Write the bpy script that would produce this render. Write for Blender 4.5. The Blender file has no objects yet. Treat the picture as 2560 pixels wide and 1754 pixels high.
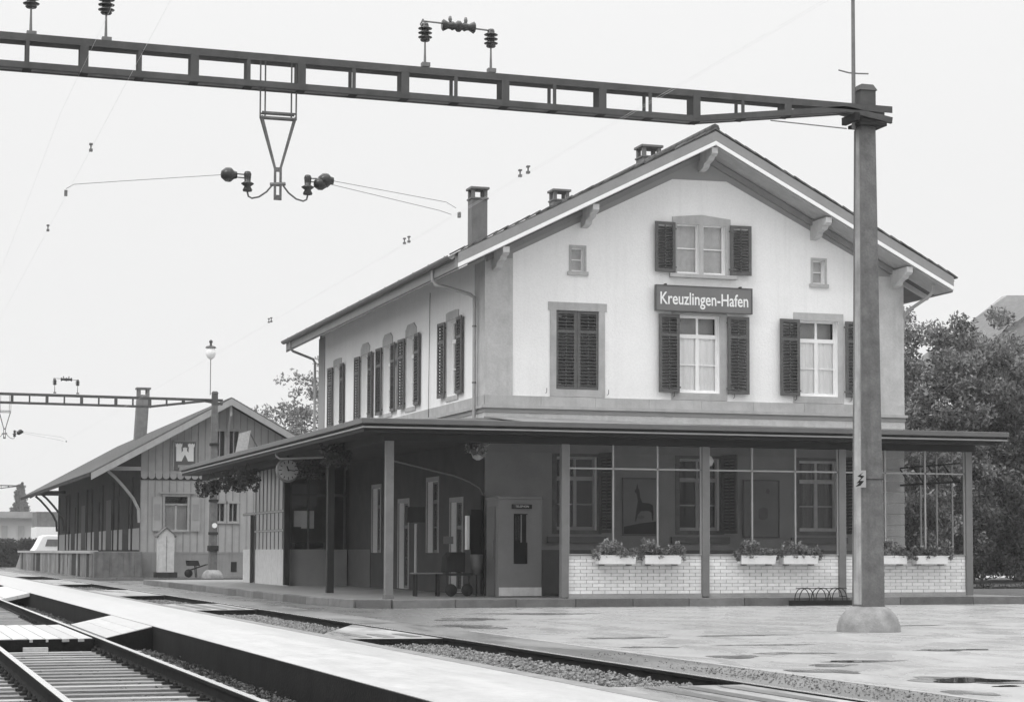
import bpy, math, random
import numpy as np
from mathutils import Vector, Matrix
from mathutils.geometry import tessellate_polygon
R = math.radians
rng = random.Random(7)
nr = np.random.RandomState(5)
scene = bpy.context.scene
COL = scene.collection

# ------------------------------------------------------------------ camera
th, pt, rl = R(18.59191), R(3.726669), R(0.105799)
fwd = Vector((math.sin(th)*math.cos(pt), math.cos(th)*math.cos(pt), math.sin(pt)))
r0 = Vector((math.cos(th), -math.sin(th), 0)); u0 = r0.cross(fwd)
rt = r0*math.cos(rl)+u0*math.sin(rl); upv = u0*math.cos(rl)-r0*math.sin(rl)
cam = bpy.data.cameras.new('camera')
cam.sensor_width = 36; cam.lens = 36*5174.84/2560
cam.shift_x = (1280-1434.43)/2560; cam.shift_y = (1042.80-877)/2560
cam.clip_start = 0.1; cam.clip_end = 3000
co = bpy.data.objects.new('camera', cam); COL.objects.link(co)
m4 = Matrix((rt, upv, -fwd)).transposed().to_4x4(); m4.translation = (0, 0, 1.22)
co.matrix_world = m4
scene.camera = co

# ------------------------------------------------------------------ sky: even bright overcast
SUN_EL, SUN_AZ = 48.0, -52.0     # azimuth measured from +Y towards +X ; the sun stands left behind the camera
world = bpy.data.worlds.new('World'); scene.world = world; world.use_nodes = True
nt = world.node_tree; nt.nodes.clear()
N = nt.nodes.new; L = nt.links.new
wo = N('ShaderNodeOutputWorld'); bg = N('ShaderNodeBackground'); bg.inputs['Strength'].default_value = 0.1
sky = N('ShaderNodeTexSky'); sky.sky_type = 'NISHITA'; sky.sun_disc = False
sky.sun_elevation = R(SUN_EL); sky.sun_rotation = R(-118)
bw = N('ShaderNodeRGBToBW'); L(sky.outputs[0], bw.inputs[0])
tc = N('ShaderNodeTexCoord'); sx = N('ShaderNodeSeparateXYZ'); L(tc.outputs['Generated'], sx.inputs[0])
mx = N('ShaderNodeMath'); mx.operation = 'MAXIMUM'; mx.inputs[1].default_value = 0; L(sx.outputs[2], mx.inputs[0])
sq = N('ShaderNodeMath'); sq.operation = 'POWER'; sq.inputs[1].default_value = 3; L(mx.outputs[0], sq.inputs[0])
ml = N('ShaderNodeMath'); ml.operation = 'MULTIPLY_ADD'; ml.inputs[1].default_value = 28.0; ml.inputs[2].default_value = 8.55
L(sq.outputs[0], ml.inputs[0])
a1 = N('ShaderNodeMath'); a1.operation = 'MULTIPLY_ADD'; a1.inputs[1].default_value = 0.06
L(bw.outputs[0], a1.inputs[0]); L(ml.outputs[0], a1.inputs[2])
L(a1.outputs[0], bg.inputs['Color']); L(bg.outputs[0], wo.inputs['Surface'])
sl = bpy.data.lights.new('sun', 'SUN'); sl.energy = 1.1; sl.angle = R(25); sl.color = (1, 1, 1)
so = bpy.data.objects.new('sun', sl); COL.objects.link(so)
sd = Vector((math.sin(R(-118))*math.cos(R(SUN_EL)), math.cos(R(-118))*math.cos(R(SUN_EL)), math.sin(R(SUN_EL))))
so.rotation_euler = sd.to_track_quat('Z', 'Y').to_euler(); so.location = (-20, -20, 40)
vs = scene.view_settings
vs.view_transform = 'Standard'; vs.look = 'None'; vs.exposure = 0.0; vs.gamma = 1.0; vs.use_curve_mapping = False
scene.render.engine = 'CYCLES'

# ------------------------------------------------------------------ materials
MATS = {}
ORAND = {'sleeper_wood': .35, 'white_brick': .09, 'crossing_plank': .12, 'clay_tile': .4, 'kerb_concrete': .3, 'shed_boards': .08, 'shed_battens': .15, 'sandstone': .06}
def mat(name, g, rough=0.8, amt=0.12, scale=3.0, bump=0.0, bscale=60.0, metal=0.0, fine=0.06, spec=0.5, stretch=(1, 1, 1), streak=0.0, rvar=0.0, rmin=None, coat=0.0):
    if name in MATS: return MATS[name]
    m = bpy.data.materials.new(name); m.use_nodes = True
    t = m.node_tree; n = t.nodes; l = t.links.new
    b = n['Principled BSDF']
    b.inputs['Roughness'].default_value = rough; b.inputs['Metallic'].default_value = metal
    b.inputs['Specular IOR Level'].default_value = spec
    c = n.new('ShaderNodeTexCoord'); mp = n.new('ShaderNodeMapping'); mp.inputs['Scale'].default_value = stretch
    geo = n.new('ShaderNodeNewGeometry'); l(geo.outputs['Position'], mp.inputs[0])
    n1 = n.new('ShaderNodeTexNoise'); n1.inputs['Scale'].default_value = scale; n1.inputs['Detail'].default_value = 5; n1.inputs['Roughness'].default_value = 0.6
    l(mp.outputs[0], n1.inputs[0])
    n2 = n.new('ShaderNodeTexNoise'); n2.inputs['Scale'].default_value = bscale; n2.inputs['Detail'].default_value = 2
    l(mp.outputs[0], n2.inputs[0])
    r1 = n.new('ShaderNodeMapRange'); r1.inputs[1].default_value = 0.3; r1.inputs[2].default_value = 0.7
    r1.inputs[3].default_value = g*(1-amt); r1.inputs[4].default_value = g*(1+amt); l(n1.outputs[0], r1.inputs[0])
    r2 = n.new('ShaderNodeMapRange'); r2.inputs[1].default_value = 0.3; r2.inputs[2].default_value = 0.7
    r2.inputs[3].default_value = 1-fine; r2.inputs[4].default_value = 1+fine; l(n2.outputs[0], r2.inputs[0])
    mu = n.new('ShaderNodeMath'); mu.operation = 'MULTIPLY'; l(r1.outputs[0], mu.inputs[0]); l(r2.outputs[0], mu.inputs[1])
    out = mu
    if streak > 0:      # rain streaks running down
        mp3 = n.new('ShaderNodeMapping'); mp3.inputs['Scale'].default_value = (5, 5, 0.25); l(geo.outputs['Position'], mp3.inputs[0])
        n3 = n.new('ShaderNodeTexNoise'); n3.inputs['Scale'].default_value = 1.5; n3.inputs['Detail'].default_value = 4; l(mp3.outputs[0], n3.inputs[0])
        r3 = n.new('ShaderNodeMapRange'); r3.inputs[1].default_value = 0.5; r3.inputs[2].default_value = 0.75; r3.inputs[3].default_value = 1; r3.inputs[4].default_value = 1-streak
        l(n3.outputs[0], r3.inputs[0]); m3 = n.new('ShaderNodeMath'); m3.operation = 'MULTIPLY'; l(out.outputs[0], m3.inputs[0]); l(r3.outputs[0], m3.inputs[1]); out = m3
    if name in ORAND:
        oi = n.new('ShaderNodeObjectInfo'); r5 = n.new('ShaderNodeMapRange'); r5.inputs[3].default_value = 1-ORAND[name]; r5.inputs[4].default_value = 1+ORAND[name]
        l(oi.outputs['Random'], r5.inputs[0]); m5 = n.new('ShaderNodeMath'); m5.operation = 'MULTIPLY'; l(out.outputs[0], m5.inputs[0]); l(r5.outputs[0], m5.inputs[1]); out = m5
    l(out.outputs[0], b.inputs['Base Color'])
    if rvar > 0:
        r4 = n.new('ShaderNodeMapRange'); r4.inputs[1].default_value = 0.35; r4.inputs[2].default_value = 0.65
        r4.inputs[3].default_value = max(rough-rvar, 0.02); r4.inputs[4].default_value = rough+rvar; l(n1.outputs[0], r4.inputs[0]); l(r4.outputs[0], b.inputs['Roughness'])
    if bump > 0:
        bp = n.new('ShaderNodeBump'); bp.inputs['Strength'].default_value = bump; bp.inputs['Distance'].default_value = 0.02
        l(n2.outputs[0], bp.inputs['Height']); l(bp.outputs[0], b.inputs['Normal'])
    MATS[name] = m; return m

M_render = mat('white_render', 0.82, 0.9, 0.03, 0.8, 0.35, 26, streak=0.05, fine=.03)
M_greyband = mat('grey_band_paint', 0.30, 0.9, 0.06, 1.5, 0.2, 80)
M_stone = mat('sandstone', 0.41, 0.85, 0.12, 2.5, 0.25, 50, streak=0.12)
M_pil = mat('pilaster_render', 0.46, 0.9, 0.12, 2.0, 0.4, 22, streak=0.12)
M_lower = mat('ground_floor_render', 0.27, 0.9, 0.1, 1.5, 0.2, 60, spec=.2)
M_lowshade = mat('canopy_shade_render', 0.06, 0.9, 0.15, 1.5, 0.2, 60, spec=.2)  # canopy shade put into the colour; darker copy of the ground-floor render
M_shut = mat('shutter_paint', 0.085, 0.55, 0.15, 6, 0.1, 60)
M_slat = mat('slat_paint', 0.035, 0.6, 0.3, 14, 0.1, 60)
M_white = mat('white_paint', 0.8, 0.5, 0.04, 4, 0.05, 60)
M_cream = mat('pale_wood_paint', 0.5, 0.7, 0.12, 6, 0.15, 60, streak=0.1)
M_verge = mat('verge_board_paint', 0.24, 0.7, 0.08, 3, 0.1, 60)
M_soffd = mat('eave_soffit_dark', 0.10, 0.8, 0.1, 3, 0.1, 40)  # darker tone than the gable soffit boards
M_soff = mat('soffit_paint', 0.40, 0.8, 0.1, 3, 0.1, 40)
M_tile = mat('clay_tile', 0.09, 0.8, 0.3, 4, 0.4, 30)
M_chim = mat('chimney_render', 0.15, 0.9, 0.18, 3, 0.4, 40, streak=0.2)
M_zinc = mat('zinc', 0.13, 0.45, 0.15, 3, 0.05, 40, metal=0.3)
M_pipe = mat('painted_pipe', 0.32, 0.5, 0.1, 3)
M_signg = mat('enamel_grey', 0.15, 0.35, 0.05, 3)
M_steel = mat('mast_paint', 0.115, 0.6, 0.3, 4.5, 0.3, 30, streak=0.3, fine=.12)
M_beam = mat('girder_paint', 0.075, 0.7, 0.2, 3, 0.1, 60, streak=0.15, spec=.3)
M_fit = mat('fitting_steel', 0.16, 0.5, 0.15, 8, metal=0.4)
M_porc = mat('brown_porcelain', 0.025, 0.25, 0.2, 8)
M_wire = mat('wire_steel', 0.8, 0.4, 0.1, 8, metal=0.0)
M_steady = mat('steady_wire', 0.25, 0.4, 0.1, 8)
M_worn = mat('worn_pale_paint', 0.30, 0.7, 0.35, 2.2, 0.2, 40, streak=0.35)
M_footc = mat('mast_foot_concrete', 0.24, 0.85, 0.35, 3, 0.4, 40)
M_concrete = mat('concrete', 0.30, 0.85, 0.15, 3, 0.3, 50)
M_kerb = mat('kerb_concrete', 0.11, 0.7, 0.25, 3, 0.4, 30)
M_skypane = mat('sky_tint_pane', 0.32, 0.35, 0.15, 1.5)  # pale matte colour stands in for bright sky mirrored in the panes
M_kerbl = mat('edge_beam_concrete', 0.2, 0.8, 0.2, 3, 0.3, 30)
M_floor = mat('station_floor', 0.20, 0.55, 0.15, 1.5, 0.1, 40)
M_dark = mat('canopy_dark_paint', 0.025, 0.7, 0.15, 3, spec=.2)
M_gut = mat('canopy_gutter', 0.10, 0.5, 0.1, 3)
M_line = mat('canopy_edge_strip', 0.22, 0.5, 0.1, 3)
M_post = mat('post_paint', 0.15, 0.6, 0.12, 3, 0.1, 50)
M_frame = mat('screen_frame_paint', 0.30, 0.5, 0.08, 4)
M_brick = mat('white_brick', 0.74, 0.7, 0.06, 9, 0.2, 60)
M_mort = mat('mortar', 0.28, 0.9, 0.1, 9, 0.3, 80)
M_rail = mat('rail_steel', 0.015, 0.9, 0.3, 4, 0.2, 50, spec=.1)
M_railtop = mat('rail_head', 0.8, 0.25, 0.08, 4, metal=0.8)
M_sleeper = mat('sleeper_wood', 0.25, 0.6, 0.35, 5, 0.4, 40, stretch=(0.4, 6, 6))
M_clip = mat('clip_iron', 0.02, 0.8, 0.2, 9, spec=.2)
M_bal = mat('ballast_bed', 0.07, 0.95, 0.5, 6, 1.0, 34, fine=0.5)
M_stone1 = mat('ballast_stone', 0.17, 0.85, 0.75, 14, 0.3, 60)
M_plank = mat('crossing_plank', 0.46, 0.4, 0.14, 4, 0.2, 40, stretch=(5, 0.5, 5), rvar=0.08)
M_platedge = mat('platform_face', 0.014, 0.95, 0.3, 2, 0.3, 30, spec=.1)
M_shed = mat('shed_boards', 0.33, 0.85, 0.10, 1.5, 0.3, 30, streak=0.1)
M_batten = mat('shed_battens', 0.24, 0.85, 0.15, 1.5, 0.3, 30, streak=0.2)
M_shedd = mat('shed_dark_shade', 0.028, 0.9, 0.3, 1.5, 0.3, 30, streak=0.3, spec=.15)  # near black, with the shade of the loading eaves put into the colour
M_shedl = mat('shed_plinth', 0.24, 0.9, 0.12, 1.5, 0.3, 30, streak=0.2)
M_bark = mat('bark', 0.06, 0.9, 0.3, 6, 0.5, 30)
M_curt = mat('net_curtain', 0.88, 0.9, 0.13, 1.0, 0.0, 40, stretch=(14, 14, 0.4))
M_curtd = mat('heavy_curtain', 0.12, 0.9, 0.4, 1.0, 0.0, 40, stretch=(9, 9, 0.4))
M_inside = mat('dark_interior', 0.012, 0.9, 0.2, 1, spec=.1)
M_black = mat('black_paint', 0.012, 0.6, 0.2, 4, spec=.2)
M_grass = mat('lawn', 0.07, 0.95, 0.3, 2, 0.6, 60, fine=0.3)
M_booth = mat('booth_panel', 0.14, 0.6, 0.08, 3)
M_globe = mat('opal_glass', 0.85, 0.2, 0.0, 1)
M_petal = mat('petal', 0.35, 0.7, 0.2, 9)
M_hedgem = mat('hedge_core', 0.03, 0.9, 0.3, 3)

def leafmat(name, lo, hi):
    m = bpy.data.materials.new(name); m.use_nodes = True
    t = m.node_tree; n = t.nodes; l = t.links.new; b = n['Principled BSDF']
    g = n.new('ShaderNodeNewGeometry'); r = n.new('ShaderNodeMapRange')
    r.inputs[3].default_value = lo; r.inputs[4].default_value = hi
    l(g.outputs['Random Per Island'], r.inputs[0])
    nz = n.new('ShaderNodeTexNoise'); nz.inputs['Scale'].default_value = 0.9; nz.inputs['Detail'].default_value = 2; l(g.outputs['Position'], nz.inputs[0])
    rz = n.new('ShaderNodeMapRange'); rz.inputs[1].default_value = .35; rz.inputs[2].default_value = .65; rz.inputs[3].default_value = .5; rz.inputs[4].default_value = 1.35; l(nz.outputs[0], rz.inputs[0])
    mz = n.new('ShaderNodeMath'); mz.operation = 'MULTIPLY'; l(r.outputs[0], mz.inputs[0]); l(rz.outputs[0], mz.inputs[1]); r = mz
    l(r.outputs[0], b.inputs['Base Color'])
    b.inputs['Roughness'].default_value = 0.6
    tr = n.new('ShaderNodeBsdfTranslucent'); l(r.outputs[0], tr.inputs[0])
    mxs = n.new('ShaderNodeMixShader'); mxs.inputs[0].default_value = 0.35
    l(b.outputs[0], mxs.inputs[1]); l(tr.outputs[0], mxs.inputs[2]); l(mxs.outputs[0], n['Material Output'].inputs[0])
    return m
M_leaf = leafmat('leaf_green', 0.06, 0.34)
M_leafl = leafmat('leaf_pale', 0.1, 0.3)
M_leafg = leafmat('geranium_leaf', 0.08, 0.36)
M_leafd = leafmat('leaf_dark', 0.03, 0.07)

def glassmat(name, tint, refl):
    m = bpy.data.materials.new(name); m.use_nodes = True
    t = m.node_tree; n = t.nodes; l = t.links.new; n.remove(n['Principled BSDF'])
    tr = n.new('ShaderNodeBsdfTransparent'); tr.inputs[0].default_value = (tint, tint, tint, 1)
    gl = n.new('ShaderNodeBsdfGlossy'); gl.inputs['Roughness'].default_value = 0.03; gl.inputs[0].default_value = (0.9, 0.9, 0.9, 1)
    fr = n.new('ShaderNodeFresnel'); fr.inputs[0].default_value = refl
    nz = n.new('ShaderNodeTexNoise'); nz.inputs['Scale'].default_value = 1.4
    bp = n.new('ShaderNodeBump'); bp.inputs['Strength'].default_value = 0.03; l(nz.outputs[0], bp.inputs['Height']); l(bp.outputs[0], gl.inputs['Normal'])
    mxs = n.new('ShaderNodeMixShader'); l(fr.outputs[0], mxs.inputs[0]); l(tr.outputs[0], mxs.inputs[1]); l(gl.outputs[0], mxs.inputs[2])
    l(mxs.outputs[0], n['Material Output'].inputs[0]); return m
M_glass = glassmat('window_glass', 0.995, 1.25)
M_glass2 = glassmat('screen_glass', 0.95, 1.17)

def wetground(name, dry, wet, r_lo, r_hi, sc=(0.35, 0.1, 1), fine=0.12, wear=False):
    """asphalt after rain: patches that are wetter are darker and glossier"""
    m = bpy.data.materials.new(name); m.use_nodes = True
    t = m.node_tree; n = t.nodes; l = t.links.new; b = n['Principled BSDF']
    g = n.new('ShaderNodeNewGeometry'); mp = n.new('ShaderNodeMapping'); mp.inputs['Scale'].default_value = sc; l(g.outputs['Position'], mp.inputs[0])
    a = n.new('ShaderNodeTexNoise'); a.inputs['Scale'].default_value = 1.0; a.inputs['Detail'].default_value = 7; a.inputs['Roughness'].default_value = 0.62; a.inputs['Distortion'].default_value = 0.6
    l(mp.outputs[0], a.inputs[0])
    f = n.new('ShaderNodeTexNoise'); f.inputs['Scale'].default_value = 11; f.inputs['Roughness'].default_value = 0.75; f.inputs['Detail'].default_value = 8; l(g.outputs['Position'], f.inputs[0])
    ra = n.new('ShaderNodeMapRange'); ra.inputs[1].default_value = 0.40; ra.inputs[2].default_value = 0.62; l(a.outputs[0], ra.inputs[0])
    c1 = n.new('ShaderNodeMapRange'); c1.inputs[3].default_value = wet; c1.inputs[4].default_value = dry; l(ra.outputs[0], c1.inputs[0])
    c2 = n.new('ShaderNodeMapRange'); c2.inputs[1].default_value = 0.3; c2.inputs[2].default_value = 0.7; c2.inputs[3].default_value = 1-fine; c2.inputs[4].default_value = 1+fine; l(f.outputs[0], c2.inputs[0])
    mu = n.new('ShaderNodeMath'); mu.operation = 'MULTIPLY'; l(c1.outputs[0], mu.inputs[0]); l(c2.outputs[0], mu.inputs[1])
    if wear:     # older, darker surfacing that widens from the track towards the station corner
        sp = n.new('ShaderNodeSeparateXYZ'); l(g.outputs['Position'], sp.inputs[0])
        k1 = n.new('ShaderNodeMath'); k1.operation = 'MULTIPLY_ADD'; k1.inputs[1].default_value = .27; k1.inputs[2].default_value = 8.6-31*.27; l(sp.outputs[1], k1.inputs[0])
        k2 = n.new('ShaderNodeMath'); k2.operation = 'SUBTRACT'; l(k1.outputs[0], k2.inputs[0]); l(sp.outputs[0], k2.inputs[1])
        k3 = n.new('ShaderNodeMath'); k3.operation = 'MULTIPLY_ADD'; k3.inputs[1].default_value = 5.0; l(a.outputs[0], k3.inputs[0]); l(k2.outputs[0], k3.inputs[2])
        k4 = n.new('ShaderNodeMapRange'); k4.inputs[1].default_value = 1.6; k4.inputs[2].default_value = 4.0; k4.inputs[3].default_value = 1; k4.inputs[4].default_value = .42; l(k3.outputs[0], k4.inputs[0])
        k5 = n.new('ShaderNodeMath'); k5.operation = 'MULTIPLY'; l(mu.outputs[0], k5.inputs[0]); l(k4.outputs[0], k5.inputs[1]); mu = k5
    l(mu.outputs[0], b.inputs['Base Color'])
    rr = n.new('ShaderNodeMapRange'); rr.inputs[3].default_value = r_lo; rr.inputs[4].default_value = r_hi; l(ra.outputs[0], rr.inputs[0]); l(rr.outputs[0], b.inputs['Roughness'])
    bp = n.new('ShaderNodeBump'); bp.inputs['Strength'].default_value = 0.35; bp.inputs['Distance'].default_value = 0.006; l(f.outputs[0], bp.inputs['Height']); l(bp.outputs[0], b.inputs['Normal'])
    return m
M_fore = wetground('forecourt_asphalt', 0.37, 0.32, 0.24, 0.34, (1.2, 0.6, 1), .11, wear=True)
M_strip = wetground('trackside_asphalt', 0.17, 0.09, 0.35, 0.7, (0.8, 0.25, 1), 0.3)
M_plat = wetground('platform_surface', 0.46, 0.42, 0.34, 0.40, (3, 0.8, 1), 0.16)
M_infill = wetground('crossing_infill', 0.36, 0.2, 0.25, 0.6, (0.8, 0.2, 1), 0.2)
M_water = bpy.data.materials.new('puddle_water'); M_water.use_nodes = True
_b = M_water.node_tree.nodes['Principled BSDF']; _b.inputs['Base Color'].default_value = (0.02, 0.02, 0.02, 1); _b.inputs['Roughness'].default_value = 0.03; _b.inputs['IOR'].default_value = 1.33

# ------------------------------------------------------------------ mesh helpers
OFF = {}
class MB:
    def __init__(s): s.v = []; s.f = []; s.sm = []
    def add(s, vs, fs, smooth=False):
        k = len(s.v); s.v += [tuple(p) for p in vs]
        for f in fs: s.f.append([i+k for i in f]); s.sm.append(smooth)
        return s
    def box(s, x0, y0, z0, x1, y1, z1):
        v = [(x0,y0,z0),(x1,y0,z0),(x1,y1,z0),(x0,y1,z0),(x0,y0,z1),(x1,y0,z1),(x1,y1,z1),(x0,y1,z1)]
        return s.add(v, [(0,3,2,1),(4,5,6,7),(0,1,5,4),(1,2,6,5),(2,3,7,6),(3,0,4,7)])
    def cbox(s, c, d, rot=None):
        v = []
        for k in (-1, 1):
            for (i, j) in ((-1,-1),(1,-1),(1,1),(-1,1)):
                p = Vector((i*d[0]/2, j*d[1]/2, k*d[2]/2))
                if rot is not None: p = rot @ p
                v.append(p+Vector(c))
        return s.add(v, [(0,3,2,1),(4,5,6,7),(0,1,5,4),(1,2,6,5),(2,3,7,6),(3,0,4,7)])
    def bar(s, a, b, w, h, roll=Vector((0,0,1))):
        """rectangular bar from a to b; w across, h along roll direction"""
        a = Vector(a); b = Vector(b); d = (b-a).normalized(); x = d.cross(roll)
        if x.length < 1e-4: x = d.cross(Vector((1,0,0)))
        x.normalize(); y = x.cross(d).normalized()
        v = []
        for p in (a, b):
            for (i, j) in ((-1,-1),(1,-1),(1,1),(-1,1)): v.append(p+x*i*w/2+y*j*h/2)
        return s.add(v, [(0,3,2,1),(4,5,6,7),(0,1,5,4),(1,2,6,5),(2,3,7,6),(3,0,4,7)])
    def tube(s, pts, r, n=8, cap=True):
        pts = [Vector(p) for p in pts]; rs = r if isinstance(r, (list, tuple)) else [r]*len(pts)
        vs = []; prev = None
        for i, p in enumerate(pts):
            d = (pts[min(i+1, len(pts)-1)]-pts[max(i-1, 0)]).normalized()
            if prev is None: x = d.orthogonal().normalized()
            else: x = (prev-d*prev.dot(d)).normalized()
            prev = x; y = d.cross(x)
            for k in range(n):
                a = 2*math.pi*k/n; vs.append(p+(x*math.cos(a)+y*math.sin(a))*rs[i])
        fs = []
        for i in range(len(pts)-1):
            for k in range(n): fs.append((i*n+k, i*n+(k+1)%n, (i+1)*n+(k+1)%n, (i+1)*n+k))
        s.add(vs, fs, True)
        if cap: s.add(vs[:n], [tuple(range(n))[::-1]]); s.add(vs[-n:], [tuple(range(n))])
        return s
    def lathe(s, prof, c=(0,0,0), n=16, axis='z'):
        vs = []
        for (r, h) in prof:
            for k in range(n):
                a = 2*math.pi*k/n; u, w = r*math.cos(a), r*math.sin(a)
                p = {'z': (u, w, h), 'x': (h, u, w), 'y': (w, h, u)}[axis]
                vs.append((p[0]+c[0], p[1]+c[1], p[2]+c[2]))
        fs = [(i*n+k, i*n+(k+1)%n, (i+1)*n+(k+1)%n, (i+1)*n+k) for i in range(len(prof)-1) for k in range(n)]
        return s.add(vs, fs, True)
    def prism(s, poly, d):
        """planar polygon (3D points) pushed by vector d"""
        n = len(poly); a = [Vector(p) for p in poly]; b = [p+Vector(d) for p in a]
        fs = [tuple(range(n))[::-1], tuple(range(n, 2*n))]+[(i, (i+1) % n, n+(i+1) % n, n+i) for i in range(n)]
        return s.add(a+b, fs)
    def holes(s, P, outer, hs, depth):
        """facade polygon with rectangular holes and reveals; P(u,z,o)"""
        loops = [[Vector((u, z, 0)) for u, z in outer]]+[[Vector((u, z, 0)) for u, z in ((h[0],h[2]),(h[1],h[2]),(h[1],h[3]),(h[0],h[3]))] for h in hs]
        flat = [p for l in loops for p in l]
        tris = tessellate_polygon(loops)
        s.add([P(p.x, p.y, 0) for p in flat], [tuple(t) for t in tris])
        for h in hs:
            q = [(h[0],h[2]),(h[1],h[2]),(h[1],h[3]),(h[0],h[3])]
            v = [P(u, z, 0) for u, z in q]+[P(u, z, -depth) for u, z in q]
            s.add(v, [(i, (i+1) % 4, 4+(i+1) % 4, 4+i) for i in range(4)])
        return s
    def mesh(s, name, m, off=(0,0,0)):
        me = bpy.data.meshes.new(name); o = Vector(off)
        me.from_pydata([tuple(Vector(p)-o) for p in s.v], [], s.f)
        me.polygons.foreach_set('use_smooth', s.sm)
        for x in (m if isinstance(m, (list, tuple)) else [m]): me.materials.append(x)
        me.update(); return me
    def build(s, name, m, parent=None, bevel=0, fixn=True):
        off = OFF.get(parent.name, Vector((0,0,0))) if parent else Vector((0,0,0))
        me = s.mesh(name, m, off)
        o = bpy.data.objects.new(name, me); COL.objects.link(o)
        if parent: o.parent = parent
        OFF[o.name] = off
        if bevel:
            b = o.modifiers.new('bevel', 'BEVEL'); b.width = bevel; b.segments = 2; b.limit_method = 'ANGLE'; b.angle_limit = R(50)
        return o

def tag(o, label=None, cat=None, group=None, kind=None):
    if label: o['label'] = label
    if cat: o['category'] = cat
    if group: o['group'] = group
    if kind: o['kind'] = kind
    return o
def thing(name, label, cat, loc=(0,0,0), group=None):
    o = bpy.data.objects.new(name, None); o.empty_display_size = 0.3; COL.objects.link(o); o.location = loc
    OFF[o.name] = Vector(loc); return tag(o, label, cat, group)
def inst(name, me, parent, loc, rot=(0,0,0), world_loc=True, scale=None):
    o = bpy.data.objects.new(name, me); COL.objects.link(o)
    if parent: o.parent = parent; o.location = Vector(loc)-(OFF.get(parent.name, Vector((0,0,0))) if world_loc else Vector((0,0,0)))
    else: o.location = loc
    o.rotation_euler = rot
    if scale: o.scale = scale
    OFF[o.name] = Vector(loc) if world_loc else OFF.get(parent.name, Vector((0,0,0)))+Vector(loc)
    return o
def struct(o): o['kind'] = 'structure'; return o
def stuff(o): o['kind'] = 'stuff'; return o
def copy_tree(o, loc, parent=None):
    c = o.copy(); COL.objects.link(c)
    if parent: c.parent = parent
    if loc is not None: c.location = loc
    for ch in list(o.children): copy_tree(ch, None, c)
    return c
def text_mesh(body, size, sx, m, name, depth=0.004):
    cu = bpy.data.curves.new(name, 'FONT'); cu.body = body; cu.size = size; cu.align_x = 'CENTER'; cu.align_y = 'CENTER'; cu.extrude = depth; cu.resolution_u = 3
    if sx: cu.offset = 0.011*size
    o = bpy.data.objects.new(name, cu); COL.objects.link(o)
    dg = bpy.context.evaluated_depsgraph_get(); me = bpy.data.meshes.new_from_object(o.evaluated_get(dg))
    bpy.data.objects.remove(o); me.materials.clear(); me.materials.append(m); return me

def leaves(name, centers, rad, per, size, m, parent=None, flat=1.0, droop=0):
    """leaf clumps: for each clump centre 'per' leaf quads in a ball"""
    c = np.asarray(centers, float); k = len(c)
    d = nr.normal(size=(k*per, 3)); d /= np.linalg.norm(d, axis=1)[:, None]
    rr = np.asarray(rad, float)*np.ones(k); p = np.repeat(c, per, 0)+d*(nr.rand(k*per, 1)**0.45)*np.repeat(rr, per)[:, None]*np.array([1, 1, flat])
    p[:, 2] -= droop*nr.rand(k*per)
    n = k*per
    a = nr.normal(size=(n, 3)); a /= np.linalg.norm(a, axis=1)[:, None]
    b = np.cross(a, nr.normal(size=(n, 3))); b /= np.linalg.norm(b, axis=1)[:, None]
    s = size*(0.6+0.8*nr.rand(n, 1))
    v = np.stack([p-a*s, p+b*s*0.45, p+a*s, p-b*s*0.45], 1).reshape(-1, 3)
    if parent: v = v-np.array(OFF[parent.name])
    me = bpy.data.meshes.new(name); me.vertices.add(n*4); me.vertices.foreach_set('co', v.ravel())
    me.loops.add(n*4); me.loops.foreach_set('vertex_index', np.arange(n*4)); me.polygons.add(n)
    me.polygons.foreach_set('loop_start', np.arange(n)*4); me.polygons.foreach_set('loop_total', np.full(n, 4))
    me.materials.append(m); me.update(); me.validate()
    o = bpy.data.objects.new(name, me); COL.objects.link(o)
    if parent: o.parent = parent
    o['kind'] = 'stuff'
    return o

# ================================================================== GROUND
struct(MB().box(-150, -10, -0.6, 500, 900, -0.30).build('ground', M_grass))
# track bed under the two tracks
struct(MB().box(-60, -8, -0.29, 7.78, 420, -0.21).build('track_bed', M_bal))
# forecourt and yard asphalt
g = MB()
g.box(8.75, -8, -0.28, 60, 87.8, -0.002)
struct(g.build('forecourt', M_fore))
struct(MB().box(7.86, -8, -0.28, 8.745, 150, 0.0).build('trackside_path', M_strip))
struct(MB().box(8.75, 98.05, -0.28, 40, 200, -0.004).build('yard', M_fore))
struct(MB().box(8.72, -8, -0.25, 8.79, 31, 0.006).build('edging_strip', M_concrete))
struct(MB().box(6.04, -8, -0.2, 6.225, 150, 0.022).build('rail_edge_beam', M_kerbl))
# low intermediate platform
pl = MB()
ys = [-8, 10, 20, 30, 40, 60, 80, 120, 200, 330]
for i in range(len(ys)-1):
    y0, y1 = ys[i], ys[i+1]
    v = [(3.80,y0,-0.28),(3.80,y0,0.155),(4.9,y0,0.14),(6.16,y0,0.005),(6.16,y0,-0.28)]
    w = [(x,y1,z) for x,_,z in v]
    pl.add(v+w, [(0,1,6,5),(1,2,7,6),(2,3,8,7),(3,4,9,8)])
struct(pl.build('low_platform', M_plat))
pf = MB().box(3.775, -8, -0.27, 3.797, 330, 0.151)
struct(pf.build('platform_edge_face', M_platedge))
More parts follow.
